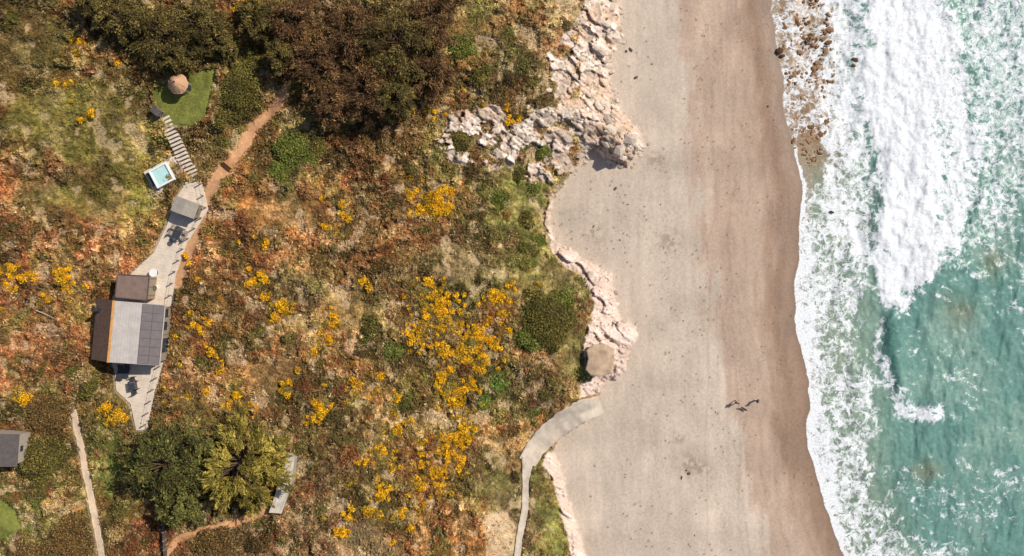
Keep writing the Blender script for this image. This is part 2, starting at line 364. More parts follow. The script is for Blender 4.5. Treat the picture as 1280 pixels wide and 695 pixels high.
Dn=np.maximum(Dn,.58*np.exp(-(lineD/7)**2))
for cu,cv,ru_,rv_,am in((1220,640,50,26,.36),(1260,600,36,24,.36),(1180,690,40,16,.44),(1150,620,40,30,.34),(1240,260,40,50,.46),(1180,440,50,20,.28)):
    Dn=np.maximum(Dn,(am+mid*.25)*np.exp(-.5*(((A-cu)/ru_)**2+((B-cv)/rv_)**2)))
Dn=Dn*ss(-4,0,s)
wc=np.zeros(A.shape+(3,))+np.array((110,150,138.))
wc=mix(wc,(138,168,153),ss(.45,.7,fbm(A/45,B/60,3,211))*.8)
wc=mix(wc,(88,130,120),ss(.5,.7,fbm(A/14,B/30,4,212))*.5)
wc=mix(wc,(146,150,126),ss(130,40,s)*.65)
wc=mix(wc,(156,124,94),ss(1070,1020,A+aw*30)*ss(260,170,B)*.9)
wc=mix(wc,(168,146,124),ss(20,2,s)*.85)
for cu,cv,r in((1195,390,22),(1060,290,20),(1240,330,18),(1160,590,18)):
    wc=mix(wc,(146,132,102),np.exp(-(((A+aw*30-cu)/r)**2+((B+bw*30-cv)/r/.8)**2))*.5)
wc=mix(wc,(74,116,106),np.exp(-((ldist([(1116,412),(1114,450),(1118,486)],A+aw*14,B))/8)**2)*.8)
wave=((fbm(A/34+B/200,B/70,4,221)-.5)*.9+(fbm(A/8,B/16,4,222)-.5)*.26+(fbm(A/2.6,B/3.6,2,223)-.5)*.05)
wz=wave*ss(4,60,s)+Bm*(.25+.25*(fbm(A/8,B/8,4,224)-.3))
wz+=.45*np.exp(-((ldist([(1118,400),(1118,450),(1124,492)],A+aw*10,B))/12)**2)
wz=np.where(s<2,0*wz,wz)
X_,Y_,Z_=W(A,B,wz)
ix=np.arange(A.size).reshape(A.shape)
wq=np.stack([ix[1:,:-1],ix[1:,1:],ix[:-1,1:],ix[:-1,:-1]],-1).reshape(-1,4)
m,t,b=nt('sea_water');l=t.links
at=N(t,'ShaderNodeAttribute',attribute_name='Col');tc=N(t,'ShaderNodeTexCoord')
def noise(sc,det=6,vec=None,rough=.6,dist=0):
    n=N(t,'ShaderNodeTexNoise');n.inputs['Scale'].default_value=sc;n.inputs['Detail'].default_value=det;n.inputs['Roughness'].default_value=rough;n.inputs['Distortion'].default_value=dist
    l.new(vec or tc.outputs['Object'],n.inputs['Vector']);return n
def M2(op,a,b_=None,clamp=False):
    n=N(t,'ShaderNodeMath',operation=op);n.use_clamp=clamp
    for i,x in enumerate((a,b_)):
        if x is None: continue
        if isinstance(x,(int,float)): n.inputs[i].default_value=x
        else: l.new(x,n.inputs[i])
    return n.outputs[0]
nd=noise(.6,4);vm=N(t,'ShaderNodeVectorMath',operation='MULTIPLY_ADD');l.new(nd.outputs['Color'],vm.inputs[0]);vm.inputs[1].default_value=(2.6,2.6,0);l.new(tc.outputs['Object'],vm.inputs[2])
def vor(sc):
    v_=N(t,'ShaderNodeTexVoronoi',feature='DISTANCE_TO_EDGE');v_.inputs['Scale'].default_value=sc;l.new(vm.outputs['Vector'],v_.inputs['Vector'])
    return M2('SUBTRACT',1,M2('MULTIPLY',v_.outputs['Distance'],3.2,True),True)
lace=M2('ADD',M2('MULTIPLY',vor(.8),.5),M2('MULTIPLY',vor(2.1),.5))
nb=noise(1.1,7,vm.outputs['Vector'],.7)
nn=M2('ADD',M2('MULTIPLY',M2('SUBTRACT',nb.outputs['Fac'],.5),2.1),.5)
p=M2('ADD',M2('MULTIPLY',nn,.64),M2('MULTIPLY',lace,.36))
x=M2('SUBTRACT',M2('ADD',p,at.outputs['Alpha']),1.0)
fac=M2('ADD',M2('MULTIPLY',x,4.2),.42,True)
nf=noise(4,3);
fcol=N(t,'ShaderNodeMapRange');fcol.inputs['From Min'].default_value=.3;fcol.inputs['From Max'].default_value=.65;fcol.inputs['To Min'].default_value=.62;fcol.inputs['To Max'].default_value=.84
l.new(nf.outputs['Fac'],fcol.inputs['Value'])
mixc=N(t,'ShaderNodeMix',data_type='RGBA');l.new(fac,mixc.inputs[0]);
nw=noise(2.0,3);sc_=N(t,'ShaderNodeMapRange');sc_.inputs['From Min'].default_value=.3;sc_.inputs['From Max'].default_value=.7;sc_.inputs['To Min'].default_value=.84;sc_.inputs['To Max'].default_value=1.16
l.new(nw.outputs['Fac'],sc_.inputs['Value']);vs2=N(t,'ShaderNodeVectorMath',operation='SCALE');l.new(at.outputs['Color'],vs2.inputs[0]);l.new(sc_.outputs['Result'],vs2.inputs['Scale'])
l.new(vs2.outputs['Vector'],mixc.inputs[6]);l.new(fcol.outputs['Result'],mixc.inputs[7])
l.new(mixc.outputs[2],b.inputs['Base Color'])
rr=N(t,'ShaderNodeMapRange');rr.inputs['To Min'].default_value=.3;rr.inputs['To Max'].default_value=.85;l.new(fac,rr.inputs['Value']);l.new(rr.outputs['Result'],b.inputs['Roughness'])
b.inputs['IOR'].default_value=1.33
bp=N(t,'ShaderNodeBump');bp.inputs['Strength'].default_value=.3;bp.inputs['Distance'].default_value=.09
l.new(M2('ADD',nw.outputs['Fac'],M2('MULTIPLY',nf.outputs['Fac'],.5)),bp.inputs['Height']);l.new(bp.outputs['Normal'],b.inputs['Normal'])
make_mesh('sea',np.stack([X_,Y_,Z_],-1),wq,4,np.concatenate([lin(wc,.82),Dn[...,None]],-1).reshape(-1,4),m)
# ---------------------------------------------------------------- foliage helpers
def tri_cloud(name,P,size,cols,mat=M_leaf,up=.8,el=1.,dirs=None,parent=None,dj=.35):
    n=len(P);nr=rng.normal(size=(n,3))*.6;nr[:,2]+=up;nr/=np.linalg.norm(nr,axis=1)[:,None]
    r=rng.normal(size=(n,3)) if dirs is None else dirs+rng.normal(size=(n,3))*dj
    t_=r-(r*nr).sum(1)[:,None]*nr;t_/=np.linalg.norm(t_,axis=1)[:,None]+1e-9;b_=np.cross(nr,t_)
    size=np.asarray(size)[:,None];el=np.broadcast_to(np.asarray(el,float),(n,))[:,None]
    v=np.stack([P+t_*size*el,P-t_*size*.5*el+b_*size*.6,P-t_*size*.5*el-b_*size*.6],1).reshape(-1,3)
    c=np.repeat(cols,3,0)
    return make_mesh(name,v,np.arange(3*n),3,c,mat,parent=parent)
def toW(u,v,z):
    k=(H-z)/H*S
    return np.stack([(u-640)*k,(347.5-v)*k,z],-1)
def gz(x,y):
    z=10.
    for i in range(6):
        k=(H-z)/H*S;z=float(s1(Z,640+x/k,347.5-y/k))
    return z
# heath cover
n=560000
pu=rng.uniform(-65,800,n);pv=rng.uniform(-65,760,n)
dens=samp(vegd,pu,pv);keep=rng.random(n)<dens*1.0;pu=pu[keep];pv=pv[keep]
n=len(pu);base=samp(C,pu,pv);zz=samp(Z,pu,pv);gr=samp(grassy,pu,pv)
clump=fbm(pu/5,pv/5,2,301)
hz=zz+rng.random(n)**1.5*.26*(.3+1.4*clump)*(1-.55*gr)+.02
br=rng.uniform(.62,1.5,n)*(.75+.5*clump);br=br*(1-gr)+gr*rng.uniform(.75,1.2,n)
tone=rng.random(n)
k_=(1-gr*.6)[:,None]
cc=base*1.0
cc=np.where((tone<.13)[:,None],cc+(np.array((138,82,48))-cc)*.38*k_,cc);cc=np.where((tone>.89)[:,None],cc+(np.array((206,178,126))-cc)*.4*k_,cc);cc=np.where(((tone>.3)&(tone<.41))[:,None],cc+(np.array((104,106,44))-cc)*.35*k_,cc)
cl=lin(np.clip(cc,5,250),1.05)*br[:,None]
tri_cloud('heath_vegetation',toW(pu,pv,hz),rng.uniform(.06,.16,n)*(1-.3*gr),cl,el=np.where(tone>.8,2.2,1.2),up=.85)
# lawn tufts
n=26000;pu=rng.uniform(-30,275,n);pv=rng.uniform(80,690,n);k_=samp(Mlawn,pu,pv)>.6
pu=np.concatenate([pu[k_],rng.uniform(185,275,6000)]);pv=np.concatenate([pv[k_],rng.uniform(80,160,6000)]);k_=samp(Mlawn,pu,pv)>.6;pu=pu[k_];pv=pv[k_];n=len(pu)
tri_cloud('lawn_grass',toW(pu,pv,samp(Z,pu,pv)+.03),rng.uniform(.04,.09,n),lin(samp(C,pu,pv),.95)*rng.uniform(.8,1.25,n)[:,None],up=1.6)
# bush generator -------------------------------------------------
def bush(u,v,r,hh=None,dn=1.,pal=None,wpal=None,lobes=None,lift=0.,ls=(.06,.15)):
    """leaf positions/sizes/colours of a lumpy shrub of map radius r"""
    R=r*S*.88;hh=hh or R*.8
    z0=float(s1(T,u,v))+lift;cx,cy,_=W(u,v,z0+hh*.7)
    nl=lobes or max(4,int(5+R*5));P=[];Cc=[];Sz=[]
    pal=np.array(pal,float)
    for i in range(nl):
        a=rng.uniform(0,2*math.pi);d=R*math.sqrt(rng.random())*.9*(1+.25*math.sin(3*a+u))
        lr=R*rng.uniform(.2,.45)*(1.1-.3*d/R)+.10
        lx,ly=cx+math.cos(a)*d,cy+math.sin(a)*d;lz=z0+hh*(1-.7*(min(d/R,1))**2)-lr*.6
        m_=int(dn*75*lr*lr*4+14)
        q=rng.normal(size=(m_,3));q[:,2]=np.abs(q[:,2])*1.0-.25;q/=np.linalg.norm(q,axis=1)[:,None]
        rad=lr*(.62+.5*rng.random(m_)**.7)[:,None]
        P.append(np.array([lx,ly,lz])+q*rad*np.array([1,1,.9]))
        ci=rng.choice(len(pal),p=wpal);lb=rng.uniform(.8,1.25)
        pick=np.where(rng.random(m_)<.6,ci,rng.choice(len(pal),m_,p=wpal))
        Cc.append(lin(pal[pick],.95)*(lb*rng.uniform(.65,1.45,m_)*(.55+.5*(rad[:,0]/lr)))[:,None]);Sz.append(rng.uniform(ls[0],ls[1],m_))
    return np.concatenate(P),np.concatenate(Sz),np.concatenate(Cc)
YG=[(240,182,28),(220,158,28),(120,106,42),(158,122,36)];YW=[.48,.26,.14,.12]
gorse=[(97,60,13),(90,47,8),(85,105,9),(100,150,5),(312,4,12),(298,10,9),(545,250,22),(556,243,12),(514,237,11),(522,262,14),(430,262,10),(415,285,7),(433,272,7),(335,305,9),(240,330,8),(325,348,12),(312,362,11),(330,368,8),(353,390,15),(262,398,11),(255,412,8),(405,425,14),(394,438,10),(418,400,10),(268,440,12),(272,458,10),(240,410,7),(460,352,11),(10,340,12),(33,345,12),(8,362,9),(76,348,14),(60,372,9),(90,362,8),(25,500,14),(134,514,14),(150,525,10),(207,505,5),(300,500,12),(285,508,9),(318,510,9),(352,485,9),(490,495,11),(405,512,12),(393,528,10),(445,478,10),(470,492,8),(500,540,9),(512,530,7),(545,380,13),(558,398,14),(520,410,9),(548,432,12),(575,440,15),(560,470,13),(550,490,11),(575,500,13),(612,430,13),(622,368,11),(628,386,10),(602,455,12),(590,480,10),(536,360,9),(530,388,9),(592,420,10),(606,400,9),(575,555,14),(565,575,11),(580,530,9),(545,592,12),(525,602,12),(555,615,7),(480,615,12),(466,640,14),(435,640,11),(500,640,8),(430,665,10),(440,600,8),(455,580,8),(486,580,6),(495,565,6),(540,560,7),(470,560,6),(512,660,8),(490,680,6),(635,135,6),(545,140,4),(592,124,4),(480,470,6),(300,520,6),(258,372,6),(245,350,6),(232,318,5)]
P=[];Q=[];K=[];GB=np.zeros(U.shape)
for(u,v,r)in gorse:
    s=crop([(u-2*r,v-2*r),(u+2*r,v+2*r)],2);GB[s]=np.maximum(GB[s],np.exp(-((U[s]-u)**2+(V[s]-v)**2)/(r*1.1)**2))
    for j in range(max(2,int(r/2.4))):
        a_=rng.uniform(0,6.28);d_=r*math.sqrt(rng.random())*.85;rr_=max(2.6,r*rng.uniform(.28,.55))
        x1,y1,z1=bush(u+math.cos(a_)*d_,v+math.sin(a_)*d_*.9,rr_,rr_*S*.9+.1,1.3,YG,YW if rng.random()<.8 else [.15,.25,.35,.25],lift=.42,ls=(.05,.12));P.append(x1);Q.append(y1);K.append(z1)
ctr=np.array([g[:2] for g in gorse],float)
core_c=np.array([c for c in ctr if (500<c[0]<640 and 350<c[1]<640)])
for i in range(760):
    src=core_c if i%9<5 else ctr
    c0=src[rng.integers(len(src))]+rng.normal(size=2)*(17 if i%3 else 9)
    if s1(vegd,*c0)<.7 or s1(clear_,*c0)>.3: continue
    r=rng.uniform(1.3,5.2);wp=[.46,.28,.12,.14] if rng.random()<.66 else [.06,.2,.42,.32]
    a_,b_,c_=bush(c0[0],c0[1],r,r*S*.8+.1,1.3,YG,wp,lift=.40,ls=(.05,.12));P.append(a_);Q.append(b_);K.append(c_)
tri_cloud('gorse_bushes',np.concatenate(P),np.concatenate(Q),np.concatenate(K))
# scattered heath shrubs as a mass
P=[];Q=[];K=[]
for i in range(1500):
    u=rng.uniform(-40,745);v=rng.uniform(-40,735)
    if s1(vegd,u,v)<.75 or s1(grassy,u,v)>.4 or s1(GB,u,v)>.4 or s1(clear_,u,v)>.2: continue
    b0=s1(C,u,v)
    k=rng.random()
    tint=np.array((98,100,44) if k<.28 else (132,78,48) if k<.52 else (72,60,34) if k<.82 else (188,158,106))
    pl=[b0*.5+tint*.5,b0*.7+tint*.3,tint];r=rng.uniform(3,9) if i%5 else rng.uniform(8,15)
    a_,b_,c_=bush(u,v,r,r*S*.65,1.0,pl,[.4,.3,.3],lift=.1);P.append(a_);Q.append(b_);K.append(c_)
# dark unflowered gorse along the central gully
for i in range(110):
    v=rng.uniform(350,640);u=np.interp(v,[350,430,500,640],[585,572,565,548])+rng.normal()*24;r=rng.uniform(5,11)
    if s1(vegd,u,v)<.7: continue
    a_,b_,c_=bush(u,v,r,r*S*.5,1.0,[(74,66,34),(94,80,42),(58,52,30)],[.4,.3,.3],lift=.0);P.append(a_);Q.append(b_);K.append(c_)
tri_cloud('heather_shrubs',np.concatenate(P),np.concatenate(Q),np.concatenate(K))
# named big shrubs
GRN=[(98,106,44),(116,120,54),(74,80,38),(132,126,62)];OLV=[(110,102,48),(92,84,42),(134,118,58),(72,64,36)];BRN=[(126,96,54),(98,78,46),(144,114,64),(76,58,38)]
BRT=[(112,134,58),(98,118,48),(130,146,70),(84,98,44)]
for(u,v,r,pl)in[(288,108,34,OLV),(302,74,22,OLV),(362,188,26,GRN),(348,214,17,GRN),(388,178,18,OLV),(680,400,34,OLV),(662,422,22,GRN),(702,380,20,GRN),(668,378,16,OLV),(692,425,16,OLV),(680,400,18,GRN),(490,437,16,GRN),(465,408,16,OLV),(619,474,14,BRT),(602,500,11,BRT),(667,517,13,GRN),(56,520,27,BRN),(42,574,28,OLV),(70,572,20,OLV),(82,614,13,OLV),(80,676,26,BRN),(44,628,12,GRN),(38,690,20,BRN),(36,664,8,GRN),(650,180,11,GRN),(676,190,12,GRN),(648,214,12,OLV),(690,158,6,GRN),(512,213,11,OLV),(530,290,11,OLV),(250,70,14,OLV),(110,482,16,OLV),(150,640,14,OLV),(270,690,26,BRN),(620,250,16,GRN),(660,100,14,OLV),(600,90,16,OLV),(575,60,18,GRN),(575,175,14,OLV),(655,330,12,GRN),(410,222,12,BRN),(270,150,14,OLV),(372,560,12,OLV),(374,610,11,BRN),(345,655,12,BRN),(665,235,14,GRN),(655,275,14,OLV),(668,300,12,GRN),(640,300,12,OLV),(560,215,12,OLV)]:
    a_,b_,c_=bush(u,v,r,r*S*.62,1.3,pl,[.35,.3,.15,.2],lobes=int(8+r*1.3))
    z0=float(s1(T,u,v));e=empty('green_shrub' if pl in(GRN,BRT) else 'heath_shrub',W(u,v,z0))
    tri_cloud('foliage',a_,b_,c_,parent=e)
# ---------------------------------------------------------------- trees
M_bark=mat_plain('bark',L(104,84,66),.9,8,.3,.2,0)
def tubes(name,segs,mat,parent):
    vs=[];fs=[];k=5
    for (p,q,r0,r1) in segs:
        p=np.array(p);q=np.array(q);d=q-p;d/=np.linalg.norm(d)+1e-9
        a_=np.cross(d,[0,0,1.] if abs(d[2])<.9 else [1.,0,0]);a_/=np.linalg.norm(a_);b_=np.cross(d,a_);o=len(vs)
        for c_,r in((p,r0),(q,r1)):
            for i in range(k):
                t_=2*math.pi*i/k;vs.append(c_+(a_*math.cos(t_)+b_*math.sin(t_))*r)
        for i in range(k): fs.append((o+i,o+(i+1)%k,o+k+(i+1)%k,o+k+i))
    return make_mesh(name,vs,fs,4,None,mat,parent=parent)
def tree(name,u,v,r,hh,pal,nl=26,leaf=70,ls=(.08,.18),el=1.2,spread=.9,frond=False,wood=None,blr=(.14,.32)):
    R=r*S*.87;z0=float(s1(T,u,v));cx,cy,_=W(u,v,z0+hh*.7);z0=gz(cx,cy)-.2
    e=empty(name,(cx,cy,z0));segs=[];P=[];K=[];Dd=[];pal=np.array(pal,float)
    base=np.array([cx,cy,z0]);top=base+np.array([rng.normal()*.2,rng.normal()*.2,hh*.72])
    tr=.05*hh*.9+.05;prev=base
    for i in range(1,5):
        q=base+(top-base)*i/4+rng.normal(size=3)*[.1,.1,0];segs.append((prev,q,tr*(1-(i-1)*.2),tr*(1-i*.2)));prev=q
    ph=rng.uniform(0,6.28,4)
    for i in range(nl):
        a_=2.399*i+rng.normal()*.25;f=math.sqrt((i+.5)/nl)
        env=R*(1+.16*math.sin(3*a_+ph[0])+.10*math.sin(5*a_+ph[1])+.08*math.sin(9*a_+ph[2]))
        rr_=env*(.15+.85*f)*rng.uniform(.85,1.05)
        zt=hh*(1-.55*f*f)*rng.uniform(.9,1.05)
        s0=base+(top-base)*(.35+.6*(1-f))
        e1=np.array([cx+math.cos(a_)*rr_,cy+math.sin(a_)*rr_,z0+zt])
        mid=(s0+e1)/2+np.array([0,0,.15*hh*(1-f)])+rng.normal(size=3)*.15
        segs+=[(s0,mid,.05+.02*hh*.5,.05),(mid,e1,.05,.015)]
        lb=rng.uniform(.6,1.35)
        nsb=10 if frond else 6
        for j in range(nsb):
            t_=.35+.65*(j+.5)/nsb;pt=mid+(e1-mid)*max(0,(t_-.3)/.7)
            if frond: ang=a_+(.75 if j%2 else -.75)*(1.15-t_*.6)+rng.normal()*.15;ln=R*rng.uniform(.14,.24)*(1.35-t_*.6)
            else: ang=a_+rng.normal()*spread;ln=R*rng.uniform(*blr)
            d=np.array([math.cos(ang),math.sin(ang),rng.uniform(-.15,.3)]);q=pt+d*ln
            segs.append((pt,q,.025,.008))
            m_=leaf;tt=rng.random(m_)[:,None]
            sc2=(R*.012+.04) if frond else R*.045+.05
            P.append(pt+(q-pt)*tt*1.15+rng.normal(size=(m_,3))*[sc2,sc2,sc2*.7]);Dd.append(np.repeat(d[None],m_,0))
            cj=pal[rng.choice(len(pal),m_)]*.4+pal[rng.integers(len(pal))]*.6
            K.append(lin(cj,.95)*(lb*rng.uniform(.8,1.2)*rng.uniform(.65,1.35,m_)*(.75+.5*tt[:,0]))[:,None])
    tubes('trunk_and_limbs',segs,wood or M_bark,e)
    P=np.concatenate(P)
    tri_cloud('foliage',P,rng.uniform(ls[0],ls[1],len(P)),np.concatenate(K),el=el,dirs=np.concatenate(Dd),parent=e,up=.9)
CY=[(150,132,58),(132,116,50),(168,146,66),(104,94,44)];DKG=[(102,100,48),(84,84,44),(122,114,56),(64,64,36)]
tree('cypress_tree',302,582,63,7.5,CY,64,34,(.07,.13),2.6,frond=True)
tree('pine_tree',203,582,50,7.0,DKG,36,50,(.08,.17),1.5)
tree('pine_tree',222,632,29,5.5,DKG,20,50,(.08,.17),1.5)
tree('pine_tree',252,560,24,6.0,DKG,18,50,(.08,.16),1.5)
TW=[(116,84,54),(92,66,42),(136,104,66),(70,52,34)];TW2=[(108,94,48),(90,76,42),(130,112,58),(68,58,34)]
M_twig=mat_plain('dark_bark',L(80,62,48),.9,8,.3,.2,0)
for(u,v,r)in[(366,26,36),(392,78,40),(440,40,42),(500,52,48),(455,112,42),(495,124,30),(545,22,38),(540,92,30),(415,128,28),(352,70,22)]:
    tree('bare_oak_tree',u,v,r,5.0,TW if rng.random()<.6 else TW2,26,36,(.05,.12),2.4,wood=M_twig)
for(u,v,r)in[(150,20,36),(200,42,40),(246,30,36),(222,70,24),(112,5,22),(320,20,26),(276,52,20)]:
    tree('holm_oak_tree',u,v,r,4.6,TW2,24,42,(.06,.14),1.6,wood=M_twig)
# ---------------------------------------------------------------- boulders
bm=bmesh.new();bmesh.ops.create_icosphere(bm,subdivisions=1,radius=1);ICO=np.array([v.co[:] for v in bm.verts]);ICF=np.array([[v.index for v in f.verts] for f in bm.faces]);bm.free()
def boulders(name,u,v,r,cols,zf=.15,zbase=None,flatn=.6,ang=None):
    n=len(u);nv=len(ICO);z=samp(Z,u,v) if zbase is None else zbase
    c=toW(u,v,z+r*zf)
    Vx=np.repeat(ICO[None],n,0)*(1+rng.uniform(-.28,.22,(n,nv,1)))
    Vx=np.clip(Vx,-.74,.74)
    Vx=Vx*np.stack([rng.uniform(.8,1.6,n),rng.uniform(.5,1.0,n),rng.uniform(.4,.8,n)*flatn/.6],-1)[:,None,:]*r[:,None,None]
    a_=rng.uniform(0,6.28,n) if ang is None else rng.normal(size=n)*.35+ang;ca,sa=np.cos(a_)[:,None],np.sin(a_)[:,None]
    x_=Vx[...,0]*ca-Vx[...,1]*sa;y_=Vx[...,0]*sa+Vx[...,1]*ca;Vx=np.stack([x_,y_,Vx[...,2]+x_*rng.uniform(-.25,.25,(n,1))],-1)+c[:,None,:]
    F=(ICF[None]+(np.arange(n)*nv)[:,None,None]).reshape(-1,3)
    return make_mesh(name,Vx.reshape(-1,3),F,3,np.repeat(cols,nv,0),M_stone,flat=True)
def near(poly,n,accept):
    P_=np.array(poly,float);o=[]
    while len(o)<n:
        u=rng.uniform(P_[:,0].min(),P_[:,0].max(),4000);v=rng.uniform(P_[:,1].min(),P_[:,1].max(),4000)
        k=(sdf(poly,u,v)>0)&(accept(u,v));o+=list(zip(u[k],v[k]))
    return np.array(o[:n])
sa_=-math.radians(38)
bp_=near([(680,-50),(800,-50),(800,100),(820,200),(780,225),(640,225),(560,200),(560,150),(690,120)],300,lambda u,v:((samp(rock,u,v)>.5)&(rng.random(len(u))<.35))|((samp(D,u,v)>-6)&(samp(D,u,v)<5)&(rng.random(len(u))<.8)))
rs=rng.lognormal(-1.7,.6,len(bp_)).clip(.07,.8)
boulders('cliff_boulders',bp_[:,0],bp_[:,1],rs,lin(np.array((212,192,174.)),.9)*rng.uniform(.6,1.15,(len(bp_),1)),flatn=.45,ang=sa_)
bq=near([(680,320),(815,320),(820,500),(700,500)],110,lambda u,v:(samp(rock,u,v)>.5)|((samp(D,u,v)>-4)&(samp(D,u,v)<3)))
boulders('foreshore_boulders',bq[:,0],bq[:,1],rng.lognormal(-2.0,.5,len(bq)).clip(.06,.5),lin(np.array((220,194,182.)),.9)*rng.uniform(.6,1.15,(len(bq),1)),flatn=.45)
hs=np.array([(774,188,1.1),(788,174,1.0),(757,180,.8),(797,184,.6),(778,196,.7),(765,162,.7),(748,132,.6),(760,150,.6),(735,118,.5),(772,152,.6),(745,60,.7),(757,30,.7),(765,90,.5)])
boulders('headland_outcrop',hs[:,0],hs[:,1],hs[:,2],lin(np.array([(204,186,168.)]*len(hs)),.9)*rng.uniform(.8,1.15,(len(hs),1)),.5,flatn=.7,ang=sa_)
bb=near([(700,-40),(965,-40),(990,300),(1000,690),(735,690),(760,480),(800,440),(700,300),(690,250),(800,210)],1700,lambda u,v:(samp(D,u,v)<-2)&(rng.random(len(u))<(.06+.94*ss(.5,.68,fbm(u/26,v/40,4,109)))))
boulders('beach_pebbles',bb[:,0],bb[:,1],rng.lognormal(-3.3,.4,len(bb)).clip(.02,.12),lin(np.array((140,120,106.)),.9)*rng.uniform(.4,1.5,(len(bb),1)))
big=np.array([(788,62,.28),(783,64,.2),(795,97,.25),(769,236,.2),(742,283,.2),(861,592,.28),(852,597,.2),(858,588,.15),(775,300,.15),(815,80,.14),(960,133,.2)])
boulders('beach_boulders',big[:,0],big[:,1],big[:,2],lin(np.array([(96,82,72.)]*len(big)),.9))
sr=near([(972,-20),(1034,-20),(1044,80),(1034,180),(1012,215),(990,180),(980,80)],420,lambda u,v:fbm(u/14,v/14,3,333)>.42)
boulders('shore_rocks',sr[:,0],sr[:,1],rng.lognormal(-1.75,.45,len(sr)).clip(.08,.5),lin(np.array((160,120,86.)),.9)*rng.uniform(.5,1.25,(len(sr),1)),.0,zbase=np.full(len(sr),-.02))
sk=np.array([(975,64,.6),(978,70,.4),(1070,75,.6),(1067,82,.35),(1010,50,.4),(1040,265,.3)]);
boulders('sea_rock',sk[:,0],sk[:,1],sk[:,2],lin(np.array([(92,66,46.)]*len(sk)),.9),.1,zbase=np.full(len(sk),.15))
# ---------------------------------------------------------------- ribbons (paths)
def ribbon(name,line,w,mat,off=.06,ed=0.,nl=6,kerb=0,thick=.2,steps=2.):
    Pn=np.array(line,float);wd=np.broadcast_to(np.array(w,float),(len(Pn),))
    cum=np.concatenate([[0],np.cumsum(np.hypot(*np.diff(Pn,axis=0).T))]);n=int(cum[-1]/steps)+2
    tt=np.linspace(0,cum[-1],n)
    x=np.interp(tt,cum,Pn[:,0]);y=np.interp(tt,cum,Pn[:,1]);ww=np.interp(tt,cum,wd)
    for _ in range(12):
        x[1:-1]=(x[:-2]+2*x[1:-1]+x[2:])/4;y[1:-1]=(y[:-2]+2*y[1:-1]+y[2:])/4
    dx=np.gradient(x);dy=np.gradient(y);l_=np.hypot(dx,dy);nx,ny=-dy/l_,dx/l_
    fr=np.linspace(-1,1,nl+1);e1=1+ed*(fbm(tt/6,tt*0,3,401)-.5)*2;e2=1+ed*(fbm(tt/6,tt*0+9,3,402)-.5)*2
    uu=[];vv=[]
    for f in fr:
        k=f*ww*(e1 if f<0 else e2);uu.append(x+nx*k);vv.append(y+ny*k)
    uu=np.array(uu).T;vv=np.array(vv).T
    z=samp(Z,uu,vv);z=np.maximum(z,z.mean(1,keepdims=True)-.1)+off
    if kerb: z[:,0]+=kerb;z[:,-1]+=kerb
    for _ in range(2): z[1:-1]=(z[:-2]+2*z[1:-1]+z[2:])/4
    uu=np.concatenate([uu[:,:1],uu,uu[:,-1:]],1);vv=np.concatenate([vv[:,:1],vv,vv[:,-1:]],1);z=np.concatenate([z[:,:1]-thick-off,z,z[:,-1:]-thick-off],1)
    co=toW(uu,vv,z).reshape(-1,3);i_=np.arange(uu.size).reshape(uu.shape)
    f=np.stack([i_[:-1,:-1],i_[1:,:-1],i_[1:,1:],i_[:-1,1:]],-1).reshape(-1,4)
    return make_mesh(name,co,f,4,None,mat)
M_conc=mat_plain('weathered_concrete',L(190,175,158),.85,1.0,.26,.2,.2)
M_dirt=mat_plain('trodden_earth',L(194,148,108),.95,2.5,.28,.1,.5)
M_pale=mat_plain('pale_gravel',L(208,184,156),.95,3,.2,.1,.4)
ribbon('dirt_path',pathA,[6,7,7,7,9,8,7,6,5],M_dirt,.05,.9)
ribbon('garden_path',pathB,4.2,M_pale,.22,.25)
ribbon('lower_footpath',pathC,3.5,M_dirt,.06,.7)
ribbon('concrete_slipway',ramp_c,[12,14,14,13,12,11],M_conc,.16,.1,10,.05,.8)
ribbon('concrete_footpath',walk_c,[8,4.2,4.2,4,4],M_conc,.20,.15,6,.0,.6)
